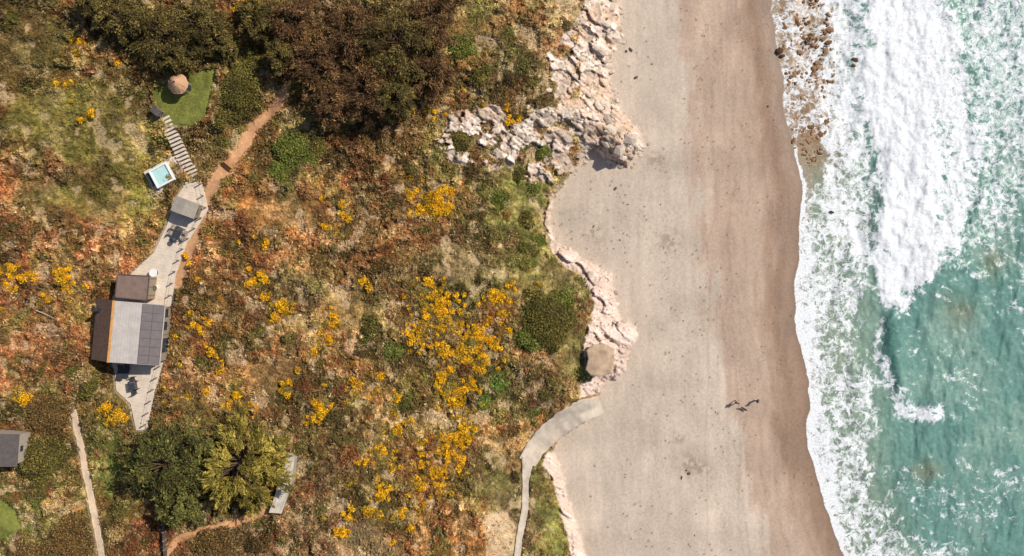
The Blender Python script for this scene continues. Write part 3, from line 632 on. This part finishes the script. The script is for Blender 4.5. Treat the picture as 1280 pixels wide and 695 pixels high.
# ---------------------------------------------------------------- construction helper
class MB:
    def __init__(s): s.v=[];s.f=[];s.mi=[];s.m=0
    def add(s,vs,fs,mi=0):
        o=len(s.v);s.v+=[tuple(x) for x in vs];s.f+=[tuple(o+i for i in f) for f in fs];s.mi+=[mi]*len(fs);return s
    def box(s,c,d,rot=0,mi=0,tilt=None):
        M_=Matrix.Rotation(rot,3,'Z')
        if tilt: M_=M_@Matrix.Rotation(tilt[1],3,tilt[0])
        c=Vector(c);vs=[c+M_@Vector((x*d[0]/2,y*d[1]/2,z*d[2]/2)) for x in(-1,1) for y in(-1,1) for z in(-1,1)]
        return s.add(vs,[(0,1,3,2),(4,6,7,5),(0,4,5,1),(2,3,7,6),(0,2,6,4),(1,5,7,3)],mi)
    def prism(s,pts,z0,z1,mi=0):
        n=len(pts);vs=[(p[0],p[1],z0) for p in pts]+[(p[0],p[1],z1) for p in pts]
        return s.add(vs,[tuple(range(n-1,-1,-1)),tuple(range(n,2*n))]+[(i,(i+1)%n,n+(i+1)%n,n+i) for i in range(n)],mi)
    def cyl(s,c,r,h,n=16,r2=None,mi=0):
        r2=r if r2 is None else r2;vs=[(c[0]+r*math.cos(6.2832*i/n),c[1]+r*math.sin(6.2832*i/n),c[2]) for i in range(n)]+[(c[0]+r2*math.cos(6.2832*i/n),c[1]+r2*math.sin(6.2832*i/n),c[2]+h) for i in range(n)]
        return s.add(vs,[tuple(range(n-1,-1,-1)),tuple(range(n,2*n))]+[(i,(i+1)%n,n+(i+1)%n,n+i) for i in range(n)],mi)
    def obj(s,name,mats,parent=None,bevel=0.015):
        me=bpy.data.meshes.new(name);me.from_pydata(s.v,[],s.f);me.update()
        for m_ in (mats if isinstance(mats,(list,tuple)) else [mats]): me.materials.append(m_)
        me.polygons.foreach_set('material_index',s.mi)
        b_=bmesh.new();b_.from_mesh(me);bmesh.ops.recalc_face_normals(b_,faces=b_.faces);b_.to_mesh(me);b_.free();me.shade_flat()
        ob=bpy.data.objects.new(name,me);col.objects.link(ob)
        if bevel:
            bv=ob.modifiers.new('bevel','BEVEL');bv.width=bevel;bv.segments=1;bv.limit_method='ANGLE'
        if parent: setp(ob,parent)
        return ob
M_slate=mat_plain('brown_slate',L(106,84,72),.85,3,.35,.12,.4,line=(2.2,.7,math.radians(95)))
M_metal=mat_plain('pale_standing_seam',L(184,174,166),.75,1.3,.18,.2,.1,line=(1.1,.86,math.radians(5)))
M_solar=mat_plain('solar_glass',L(118,108,106),.55,2,.18,.3,0)
M_frame=mat_plain('aluminium_frame',L(92,84,82),.6,4,.1,.3,0)
M_rust=mat_plain('rusty_ridge',L(204,146,82),.8,6,.35,.2,.2)
M_flat=mat_plain('felt_roof',L(134,112,100),.9,1.5,.22,.12,.2)
M_wood=mat_plain('silvered_timber',L(160,140,118),.8,6,.25,.2,.3,line=(3.5,.6,0))
M_glass=mat_plain('window_glass',L(50,62,72),.08,2,.1,.8,0)
M_white=mat_plain('white_paint',L(236,234,228),.5,4,.05,.4,0)
M_deck=mat_plain('deck_paving',L(218,200,180),.85,1.4,.2,.2,.2,line=(.9,.88,math.radians(100)))
M_dark=mat_plain('charcoal_metal',L(58,60,66),.6,6,.2,.3,0)
M_thatch=mat_plain('thatch',L(200,156,120),.95,14,.45,.1,.8)
M_teal=mat_plain('tub_water',L(186,220,214),.12,2.5,.1,.5,.3)
M_grey=mat_plain('grey_roof',L(166,154,140),.85,2,.22,.12,.2,line=(1.8,.85,math.radians(20)))
M_bluegrey=mat_plain('welsh_slate',L(96,88,84),.85,3,.25,.12,.3,line=(1.9,.72,math.radians(8)))
# deck terrace
dp=[W(u,v,ZD+.12)[:2] for u,v in deck]
MB().prism(dp,ZD-.9,ZD+.12).obj('paved_terrace',M_deck)
ed=[(253,230),(260,262),(246,285),(233,305),(219,345),(212,395),(207,440),(193,490),(183,537)]
e=empty('terrace_fence',W(212,395,ZD+.12));mb=MB();rb_=MB()
Pn=np.array(ed,float)-[2,0];cum=np.concatenate([[0],np.cumsum(np.hypot(*np.diff(Pn,axis=0).T))]);pts=[]
for d_ in np.arange(0,cum[-1],15):
    pts.append(W3(np.interp(d_,cum,Pn[:,0]),np.interp(d_,cum,Pn[:,1]),ZD+.12))
for p_ in pts: mb.box(p_+Vector((0,0,.45)),(.12,.12,.9))
for a_,b_ in zip(pts[:-1],pts[1:]):
    d=b_-a_;
    rb_.box((a_+b_)/2+Vector((0,0,.8)),(d.length-.12,.02,.02),math.atan2(d.y,d.x))
mb.obj('posts',M_wood,e);rb_.obj('ropes',M_wood,e,0)
# house ------------------------------------------------------
ze=ZD+2.7
A_,B_,C_,D_=[W3(u,v,ze) for u,v in((120,373),(208,381),(200,457),(115,449))]
hc=(A_+B_+C_+D_)/4;ax=((B_-A_)+(C_-D_));wd=ax.length/2;ax.normalize();hl=((A_-D_).length+(B_-C_).length)/4*2
rot=math.atan2(ax.y,ax.x);ay=Vector((-ax.y,ax.x,0))
def hp(x,y,z): p_=hc+ax*x+ay*y;return (p_.x,p_.y,z)
e=empty('timber_chalet',(hc.x,hc.y,ZD+.12))
hw=wd/2;hL=hl/2;xr=-hw+wd*.31;zr=ze+1.25
MB().box(hp(.0,0,ZD+1.45),(wd-.7,hl-.7,2.66),rot).obj('walls',M_wood,e)
for sgn in(-1,1):
    y=sgn*(hL-.37)
    MB().add([hp(-hw+.4,y,ze+.02),hp(hw-.4,y,ze+.02),hp(xr,y,zr-.12),hp(-hw+.4,y-sgn*.12,ze+.02),hp(hw-.4,y-sgn*.12,ze+.02),hp(xr,y-sgn*.12,zr-.12)],[(0,1,2),(5,4,3),(0,3,4,1),(1,4,5,2),(2,5,3,0)]).obj('gable',M_wood,e,0)
def slab(x0,z0,x1,z1,y0,y1,th,mat,name,pr=e):
    vs=[hp(x0,y0,z0),hp(x1,y0,z1),hp(x1,y1,z1),hp(x0,y1,z0),hp(x0,y0,z0-th),hp(x1,y0,z1-th),hp(x1,y1,z1-th),hp(x0,y1,z0-th)]
    return MB().add(vs,[(0,1,2,3),(7,6,5,4),(0,4,5,1),(1,5,6,2),(2,6,7,3),(3,7,4,0)]).obj(name,mat,pr,.01)
slab(-hw,ze+.02,xr-.02,zr,-hL,hL,.12,M_slate,'roof_west')
slab(xr+.02,zr,hw,ze+.12,-hL,hL,.12,M_metal,'roof_east')
slab(xr-.06,zr+.035,xr+.20,zr-.01,-hL-.03,hL+.03,.05,M_rust,'ridge_capping')
sl=(ze+.12-zr)/(hw-xr-.02)
def rz(x): return zr+sl*(x-xr-.02)
mbp=MB();mbf=MB();x0=hw-wd*.30;x1=hw-.08
mbf.add([hp(x0,-hL+.08,rz(x0)+.06),hp(x1,-hL+.08,rz(x1)+.06),hp(x1,hL-.08,rz(x1)+.06),hp(x0,hL-.08,rz(x0)+.06),hp(x0,-hL+.08,rz(x0)+.01),hp(x1,-hL+.08,rz(x1)+.01),hp(x1,hL-.08,rz(x1)+.01),hp(x0,hL-.08,rz(x0)+.01)],[(0,1,2,3),(7,6,5,4),(0,4,5,1),(1,5,6,2),(2,6,7,3),(3,7,4,0)])
nx_,ny_=2,7;cw=(x1-x0)/nx_;ch=(hl-.16)/ny_
for i in range(nx_):
    for j in range(ny_):
        a0=x0+i*cw+.03;a1=x0+(i+1)*cw-.03;b0=-hL+.08+j*ch+.03;b1=b0+ch-.06
        mbp.add([hp(a0,b0,rz(a0)+.075),hp(a1,b0,rz(a1)+.075),hp(a1,b1,rz(a1)+.075),hp(a0,b1,rz(a0)+.075)],[(0,1,2,3)])
mbf.obj('panel_frames',M_frame,e,0);mbp.obj('solar_panels',M_solar,e,0)
MB().box(hp(hw-.33,-1.2,ZD+1.2),(.06,1.5,2.1),rot).obj('glazed_door',M_glass,e,0)
for y in(.9,2.3): MB().box(hp(hw-.33,y,ZD+1.6),(.06,.9,1.1),rot).obj('window',M_glass,e,0)
for x in(-1.2,1.2): MB().box(hp(x,-hL+.33,ZD+1.6),(1.1,.06,1.1),rot).obj('window',M_glass,e,0)
MB().box(hp(-hw+.7,hL-1.1,zr-.1),(.3,.3,.9),rot).obj('flue_stack',M_dark,e)
# north extension
E1=[W(u,v,ZD+2.5)[:2] for u,v in((147,343),(187,345),(184,375.5),(144,371.5))]
c0=np.mean(E1,0);
MB().prism([c0+(np.array(q)-c0)*.92 for q in E1],ZD,ZD+2.35).obj('extension_walls',M_wood,e)
MB().prism(E1,ZD+2.352,ZD+2.5).obj('extension_roof',M_flat,e,.03)
mb=MB()
for i in range(4):
    a_=Vector((*E1[i],ZD+2.54));b_=Vector((*E1[(i+1)%4],ZD+2.54));d=b_-a_;mb.box((a_+b_)/2,(d.length-.12,.09,.07),math.atan2(d.y,d.x))
mb.obj('roof_edge_trim',M_frame,e,0)
def hut(name,u,v,w,d,h,rotd,mroof,mwall,rise=.35,par=None):
    zt=float(s1(Z,u,v));x,y,_=W(u,v,zt+h);zt=gz(x,y);r=math.radians(rotd);e=empty(name,(x,y,zt))
    MB().box((x,y,zt+h/2-.1),(w*.88,d*.88,h+.2),r).obj('walls',mwall,e)
    M_=Matrix.Rotation(r,3,'Z');q=lambda a_,b_,c_:Vector((x,y,zt))+M_@Vector((a_,b_,c_))
    for sg in(-1,1):
        vs=[q(0,-d/2,h+rise),q(sg*w/2,-d/2,h),q(sg*w/2,d/2,h),q(0,d/2,h+rise)];vs+=[p_-Vector((0,0,.07)) for p_ in vs]
        MB().add(vs,[(0,1,2,3),(7,6,5,4),(0,4,5,1),(1,5,6,2),(2,6,7,3),(3,7,4,0)]).obj('roof_slope',mroof,e,0)
    for yy in(-1,1):
        vs=[q(-w*.44,yy*d*.44,h-.02),q(w*.44,yy*d*.44,h-.02),q(0,yy*d*.44,h+rise-.08)];vs+=[p_-M_@Vector((0,yy*.06,0)) for p_ in vs]
        MB().add(vs,[(0,1,2),(5,4,3),(0,3,4,1),(1,4,5,2),(2,5,3,0)]).obj('gable',mwall,e,0)
    MB().box(q(0,-d*.44-.02,h*.45),(.7,.05,h*.85),r).obj('door',M_dark,e,0)
    MB().box(q(w*.44+.02,0,h*.6),(.05,.6,.5),r).obj('window',M_glass,e,0)
    return e
M_stonew=mat_plain('stone_wall',L(176,160,142),.9,5,.3,.2,.5)
hut('garden_shed',231,259,2.7,1.7,2.0,-20,M_grey,M_wood,.25)
hut('tool_shed',194,138,1.1,.75,1.3,-38,M_bluegrey,M_wood,.15)
hut('slate_roofed_cottage',-6,562,4.5,3.4,2.8,-4,M_bluegrey,M_stonew,.7)
# stone shelter on the foreshore rocks: bowed slab roof, rough masonry walls
zt=float(s1(T,750,450))+.3;hh_=2.2;pb=[(733,438),(741,431),(756,430),(768,436),(768,452),(765,467),(750,471),(738,469),(732,462),(735,449)]
x,y,_=W(749,451,zt+hh_);zt=min(zt,gz(x,y));e=empty('stone_shelter',(x,y,zt));pp=np.array([W(u,v,zt+hh_)[:2] for u,v in pb]);c0=pp.mean(0)
MB().prism([c0+(q-c0)*.9 for q in pp],zt-1,zt+hh_-.2).obj('walls',M_stonew,e,.04)
rings=[(1,-.2),(1.0,0),(.93,.08),(.6,.15),(.25,.17)];vs=[];n_=len(pp)
for f,z_ in rings:
    for q in pp: vs.append((*(c0+(q-c0)*f),zt+hh_+z_))
fs=[(k*n_+i,k*n_+(i+1)%n_,(k+1)*n_+(i+1)%n_,(k+1)*n_+i) for k in range(4) for i in range(n_)]+[tuple(4*n_+i for i in range(n_)),tuple(range(n_-1,-1,-1))]
MB().add(vs,fs).obj('slab_roof',mat_plain('weathered_roof_slab',L(190,162,134),.9,1.2,.4,.2,.4),e,0)
MB().box((x-1.35,y-.1,zt+1.0),(.1,.8,1.6),.1).obj('doorway',M_dark,e,0)
# outbuilding beside the cypress
zt=float(s1(Z,352,605))-.2
ob_=[(360,566),(368,572),(364,604),(352,642),(336,641),(348,606)]
e=empty('stone_outbuilding',W(352,605,zt));pp=[W(u,v,zt+1.6)[:2] for u,v in ob_];c0=np.mean(pp,0)
MB().prism([c0+(np.array(q)-c0)*.93 for q in pp],zt-.8,zt+1.5).obj('walls',M_stonew,e);MB().prism(pp,zt+1.502,zt+1.62).obj('roof',mat_plain('pale_roof',L(204,192,176),.9,1.2,.35,.1,.3,line=(.7,.7,.4)),e)
MB().box(W3(358,606,zt+.8)+Vector((.35,0,0)),(.05,.8,1.3),math.radians(-10)).obj('door',M_dark,e,0)
# thatched hut on lawn
zt=float(s1(Z,221,103));x,y,_=W(221,104,zt+2);e=empty('thatched_round_hut',(x,y,zt))
vs=[];fs=[];nn_=36
rings=[(1.08,1.65),(1.05,1.72),(.75,2.15),(.4,2.55),(.12,2.78)]
for k,(r,z_) in enumerate(rings):
    for i in range(nn_):
        t_=6.2832*i/nn_;rr2=r*(1+rng.uniform(-.05,.05));vs.append((x+rr2*math.cos(t_),y+rr2*math.sin(t_),zt+z_+rng.uniform(-.03,.03)))
for k in range(len(rings)-1):
    for i in range(nn_): fs.append((k*nn_+i,k*nn_+(i+1)%nn_,(k+1)*nn_+(i+1)%nn_,(k+1)*nn_+i))
fs.append(tuple((len(rings)-1)*nn_+i for i in range(nn_)))
MB().add(vs,fs).obj('thatch_roof',M_thatch,e,0)
MB().cyl((x,y,zt+2.7),.14,.22,12,.05).obj('finial',M_dark,e,0)
MB().cyl((x,y,zt-.05),.8,1.75,20).obj('round_wall',M_wood,e,0)
MB().box((x+.8,y-.1,zt+.8),(.08,.5,1.5)).obj('door',M_dark,e,0)
# steps
e=empty('garden_steps',W(222,182,14));mb=MB()
line=np.array([(204,146),(212,162),(223,186),(232,206),(243,232)],float);cum=np.concatenate([[0],np.cumsum(np.hypot(*np.diff(line,axis=0).T))])
ns=19
for i in range(ns):
    d_=cum[-1]*(i+.5)/ns;u=np.interp(d_,cum,line[:,0]);v=np.interp(d_,cum,line[:,1]);u2=np.interp(min(d_+2,cum[-1]),cum,line[:,0]);v2=np.interp(min(d_+2,cum[-1]),cum,line[:,1])
    z_=15.35+(ZD+.2-15.35)*i/(ns-1)
    a_=math.atan2(-(v2-v),(u2-u));p_=W3(u,v,z_);mb.box(p_-Vector((0,0,.25)),(.26,1.25 if i<14 else 1.7,.5),a_)
mb.obj('treads',M_deck,e)
# hot tub
u,v=202,219;zt=float(s1(T,u,v))+.5;x,y,_=W(u,v,zt+.8);e=empty('hot_tub',(x,y,zt));r=math.radians(28)
R_=Matrix.Rotation(r,3,'Z');q=lambda a_,b_,c_:Vector((x,y,zt))+R_@Vector((a_,b_,c_))
MB().box(q(0.2,0,-.35),(4.0,2.9,.9),r).obj('platform',M_deck,e)
mb=MB()
for sx,sy,dx_,dy_ in((-.98,0,.22,2.18),(.98,0,.22,2.18),(0,-.98,1.736,.22),(0,.98,1.736,.22)): mb.box(q(sx,sy,.5),(dx_,dy_,.8),r)
mb.obj('tub_shell',M_white,e,.04)
MB().box(q(0,0,.42),(1.72,1.72,.6),r).obj('water',M_teal,e,0)
MB().box(q(-1.45,.3,.3),(.35,1.5,.4),r).obj('folded_cover',M_dark,e);MB().box(q(1.6,-.6,.2),(.5,.8,.25),r).obj('step',M_wood,e)
# furniture
zt=ZD+.12
def table(name,u,v,w,d,rotd,mt,chairs=4,mc=None):
    x,y,_=W(u,v,zt+.7);r=math.radians(rotd);R_=Matrix.Rotation(r,3,'Z');q=lambda a_,b_,c_:Vector((x,y,zt))+R_@Vector((a_,b_,c_));e=empty(name,(x,y,zt))
    mb=MB()
    for i in range(6): mb.box(q(0,-d/2+d*(i+.5)/6,.74),(w,d/6-.02,.04),r)
    mb.obj('top',mt,e,.004);mb=MB()
    for a_ in(-1,1):
        for b_ in(-1,1): mb.box(q(a_*(w/2-.08),b_*(d/2-.08),.36),(.06,.06,.71),r)
    mb.obj('legs',mt,e,.004)
    for k in range(chairs):
        s_=1 if k%2 else -1;cx_=(-w/4 if k<2 else w/4) if chairs>2 else 0;mb=MB()
        mb.box(q(cx_,s_*(d/2+.22),.45),(.44,.44,.05),r);mb.box(q(cx_,s_*(d/2+.44),.7),(.44,.05,.5),r)
        for a_ in(-.19,.19):
            for b_ in(-.19,.19): mb.box(q(cx_+a_,s_*(d/2+.22)+b_,.21),(.04,.04,.42),r)
        mb.obj('chair_%d'%(k+1),mc or mt,e,.004)
table('garden_table',222,291,1.4,.85,65,M_dark,4,M_grey);table('garden_table',166,482,1.0,1.0,8,M_dark,2,M_dark)
def lounger(u,v,rotd):
    x,y,_=W(u,v,zt+.4);r=math.radians(rotd);R_=Matrix.Rotation(r,3,'Z');q=lambda a_,b_,c_:Vector((x,y,zt))+R_@Vector((a_,b_,c_));e=empty('sun_lounger',(x,y,zt))
    MB().box(q(-.25,0,.34),(1.2,.6,.07),r).obj('seat',M_dark,e);MB().box(q(.6,0,.52),(.65,.6,.07),r,0,('Y',-.6)).obj('backrest',M_dark,e)
    mb=MB()
    for a_ in(-.75,.25):
        for b_ in(-.25,.25): mb.box(q(a_,b_,.15),(.05,.05,.3),r)
    mb.obj('legs',M_frame,e,0)
lounger(150,466,80);lounger(158,463,80)
x,y,_=W(190,341,zt+1);e=empty('round_patio_table',(x,y,zt));MB().cyl((x,y,zt+.68),.45,.05,28).obj('top',M_white,e,.01);MB().cyl((x,y,zt+.02),.05,.66,10).obj('stem',M_dark,e,0);MB().cyl((x,y,zt),.28,.03,20).obj('foot',M_dark,e,0)
x,y,_=W(191,360,zt+1);e=empty('planter',(x,y,zt));MB().cyl((x,y,zt),.22,.45,18,.3).obj('pot',M_white,e,.01)
q_=rng.normal(size=(300,3));q_/=np.linalg.norm(q_,axis=1)[:,None];tri_cloud('plant',np.array([x,y,zt+.6])+q_*[.25,.25,.22],np.full(300,.06),np.tile(lin(np.array((90,104,44.)),.9),(300,1)),parent=e)
x,y,_=W(216,300,zt+.8);e=empty('barbecue',(x,y,zt));MB().cyl((x,y,zt+.6),.22,.2,16,.3).obj('bowl',M_dark,e,0);MB().cyl((x,y,zt+.81),.3,.12,16,.12).obj('lid',M_dark,e,0);MB().box((x,y,zt+.3),(.08,.08,.6)).obj('leg',M_dark,e,0)
for(u,v,rd,nm)in((284,208,-40,'wooden_bench'),(97,636,20,'garden_bench')):
    z_=float(s1(Z,u,v))+.05;x,y,_=W(u,v,z_+.4);r=math.radians(rd);R_=Matrix.Rotation(r,3,'Z');q=lambda a_,b_,c_:Vector((x,y,z_))+R_@Vector((a_,b_,c_));e=empty(nm,(x,y,z_))
    MB().box(q(0,0,.45),(1.3,.38,.06),r).obj('seat',M_rust,e);MB().box(q(0,.21,.75),(1.3,.05,.35),r).obj('backrest',M_rust,e)
    mb=MB()
    for a_ in(-.55,.55): mb.box(q(a_,0,.2),(.08,.36,.44),r)
    mb.obj('legs',M_wood,e,0)
p0=W3(45,388,s1(Z,45,388)+.35);p1=W3(68,398,s1(Z,68,398)+.35)
tubes('fallen_branch',[(p0,(p0+p1)/2+Vector((0,.06,.05)),.07,.06),((p0+p1)/2+Vector((0,.06,.05)),p1,.06,.02)],mat_plain('bleached_wood',L(206,190,168),.9,6,.2),None)
e=empty('boundary_fence',W(209,670,13));mb=MB();rb_=MB();pl=[]
for v in np.arange(640,730,11):
    z_=float(s1(Z,209,v));pl.append(W3(207+(v-640)*.05,v,z_))
for p_ in pl: mb.box(p_+Vector((0,0,.55)),(.1,.1,1.3))
for a_,b_ in zip(pl[:-1],pl[1:]):
    d=b_-a_;rb_.box((a_+b_)/2+Vector((0,0,.65)),(.05,abs(d.y)-.1,.9),0)
mb.obj('posts',M_wood,e,0);rb_.obj('panels',M_bluegrey,e,0)
# ---------------------------------------------------------------- people
def skin(name,verts,edges,rad,mat,parent,root=0,sub=2,smooth=True):
    me=bpy.data.meshes.new(name);me.from_pydata(verts,edges,[]);me.update();ob=bpy.data.objects.new(name,me);col.objects.link(ob);me.materials.append(mat)
    md=ob.modifiers.new('Skin','SKIN');md.use_smooth_shade=True
    sk_=me.skin_vertices[0].data
    for i,r in enumerate(rad): sk_[i].radius=(r,r) if not isinstance(r,tuple) else r;sk_[i].use_root=(i==root)
    sb=ob.modifiers.new('sub','SUBSURF');sb.levels=sub;sb.render_levels=sub
    ob.parent=parent;return ob
def zmat(name,stops):
    m,t,b=nt(name);l=t.links;tc=N(t,'ShaderNodeTexCoord');sx=N(t,'ShaderNodeSeparateXYZ');l.new(tc.outputs['Object'],sx.inputs[0])
    mm=N(t,'ShaderNodeMath',operation='DIVIDE');mm.inputs[1].default_value=2.;l.new(sx.outputs['Z'],mm.inputs[0])
    r=N(t,'ShaderNodeValToRGB');r.color_ramp.interpolation='CONSTANT'
    cr=r.color_ramp.elements;cr[0].position=0;cr[0].color=stops[0][1];cr[1].position=stops[1][0]/2;cr[1].color=stops[1][1]
    for z_,c_ in stops[2:]: e_=cr.new(z_/2);e_.color=c_
    l.new(mm.outputs[0],r.inputs[0]);l.new(r.outputs[0],b.inputs['Base Color']);b.inputs['Roughness'].default_value=.85;return m
M_skin=mat_plain('skin',L(214,164,136),.6,8,.05,.3,0)
def person(name,u,v,hd,top,leg,hairc):
    z_=float(s1(Z,u,v));e=empty(name,W(u,v,z_));e.rotation_euler=(0,0,math.radians(hd))
    V_=[(0,0,.93),(0,.02,1.15),(0,.02,1.38),(0,.03,1.50),(0,.05,1.60),(0,.05,1.70),
        (-.10,.01,.88),(-.11,.13,.50),(-.11,.17,.09),(-.11,.29,.04),
        (.10,-.01,.88),(.11,-.03,.48),(.11,-.17,.10),(.11,-.06,.035),
        (-.19,.02,1.40),(-.24,-.06,1.13),(-.23,-.02,.90),(.19,.02,1.40),(.24,.06,1.13),(.23,.16,.94)]
    Ed=[(0,1),(1,2),(2,3),(3,4),(4,5),(0,6),(6,7),(7,8),(8,9),(0,10),(10,11),(11,12),(12,13),(2,14),(14,15),(15,16),(2,17),(17,18),(18,19)]
    Ra=[(.17,.13),(.16,.12),(.18,.13),.06,.095,.085,.10,.07,.05,.04,.10,.07,.05,.04,.07,.05,.035,.07,.05,.035]
    skin('body',V_,Ed,Ra,zmat(name+'_clothes',[(0,L(50,44,40)),(.1,leg),(.95,top),(1.47,L(214,164,136))]),e)
    hm=mat_plain(name+'_hair',hairc,.7,20,.3,.3,0)
    skin('hair',[(0,.0,1.62),(0,.02,1.70),(0,.06,1.745)],[(0,1),(1,2)],[.08,.1,.075],hm,e)
    skin('nose',[(0,.14,1.62),(0,.165,1.60)],[(0,1)],[.014,.012],M_skin,e,sub=1)
    for k,s_ in enumerate((-1,1)):
        skin('eye_%d'%k,[(s_*.035,.128,1.645),(s_*.035,.136,1.645)],[(0,1)],[.012,.01],M_dark,e,sub=1);skin('ear_%d'%k,[(s_*.095,.05,1.62),(s_*.1,.045,1.655)],[(0,1)],[.014,.014],M_skin,e,sub=1)
        w_=Vector(V_[16] if s_<0 else V_[19]);hv=[w_,w_+Vector((0,.01,-.07))];he=[(0,1)];hr=[.026,.03]
        for f_ in range(4):
            b0=hv[1]+Vector((0,.028-.018*f_,-.02));i0=len(hv);ln=[.035,.04,.038,.03][f_]
            hv+=[b0,b0+Vector((-s_*.006,.0,-ln)),b0+Vector((-s_*.02,.0,-ln*1.8))];he+=[(1,i0),(i0,i0+1),(i0+1,i0+2)];hr+=[.010,.009,.008]
        i0=len(hv);hv+=[hv[1]+Vector((-s_*.01,.045,.02)),hv[1]+Vector((-s_*.015,.06,-.02))];he+=[(1,i0),(i0,i0+1)];hr+=[.011,.009]
        skin('hand_%d'%k,hv,he,hr,M_skin,e,sub=1)
    e.scale=(.95,)*3
person('walking_person',944,500,235,L(60,66,84),L(48,50,60),L(70,50,38))
person('walking_person',919,502,150,L(90,52,54),L(60,64,80),L(110,84,56))
z_=float(s1(Z,930,510));e=empty('dog',W(930,511,z_));e.rotation_euler=(0,0,math.radians(60));e.scale=(.85,)*3
dv=[(0,0,.46),(0,.25,.45),(0,.42,.50),(0,.52,.64),(0,.60,.70),(0,.74,.66),(0,-.2,.48),(0,-.36,.52),(0,-.55,.64),
 (-.08,.26,.38),(-.09,.24,.2),(-.09,.27,.03),(.08,.26,.38),(.09,.30,.2),(.09,.36,.04),
 (-.08,-.18,.40),(-.09,-.12,.27),(-.09,-.27,.16),(-.09,-.24,.02),(.08,-.2,.40),(.09,-.16,.27),(.09,-.34,.18),(.09,-.33,.02),(-.05,.57,.78),(.05,.57,.78)]
de=[(0,1),(1,2),(2,3),(3,4),(4,5),(0,6),(6,7),(7,8),(1,9),(9,10),(10,11),(1,12),(12,13),(13,14),(6,15),(15,16),(16,17),(17,18),(6,19),(19,20),(20,21),(21,22),(4,23),(4,24)]
dr=[.12,.15,.11,.075,.075,.04,.10,.05,.02,.06,.03,.028,.06,.03,.028,.075,.05,.025,.025,.075,.05,.025,.025,.02,.02]
skin('body',dv,de,dr,mat_plain('dog_coat',L(74,54,40),.85,10,.3),e)
# ---------------------------------------------------------------- light, sky, camera
az=math.radians(60);el=math.radians(47)
w=bpy.data.worlds.new('World');scene.world=w;w.use_nodes=True;t=w.node_tree
sky=t.nodes.new('ShaderNodeTexSky');sky.sky_type='NISHITA';sky.sun_disc=False;sky.sun_elevation=el;sky.sun_rotation=az
t.links.new(sky.outputs[0],t.nodes['Background'].inputs[0]);t.nodes['Background'].inputs[1].default_value=.10
sd=bpy.data.lights.new('sun','SUN');sd.energy=4.4;sd.angle=math.radians(.5);sd.color=(1,.95,.86);so=bpy.data.objects.new('sun',sd);col.objects.link(so)
dirv=Vector((math.sin(az)*math.cos(el),math.cos(az)*math.cos(el),math.sin(el)));so.rotation_euler=dirv.to_track_quat('Z','Y').to_euler();so.location=(60,40,80)
cd=bpy.data.cameras.new('camera');cd.sensor_width=36;cd.lens=18*H/64.;cd.clip_end=6000;cd.clip_start=.5
co=bpy.data.objects.new('camera',cd);col.objects.link(co);co.location=(0,0,H);scene.camera=co
scene.view_settings.view_transform='Standard';scene.view_settings.look='None';scene.view_settings.exposure=0
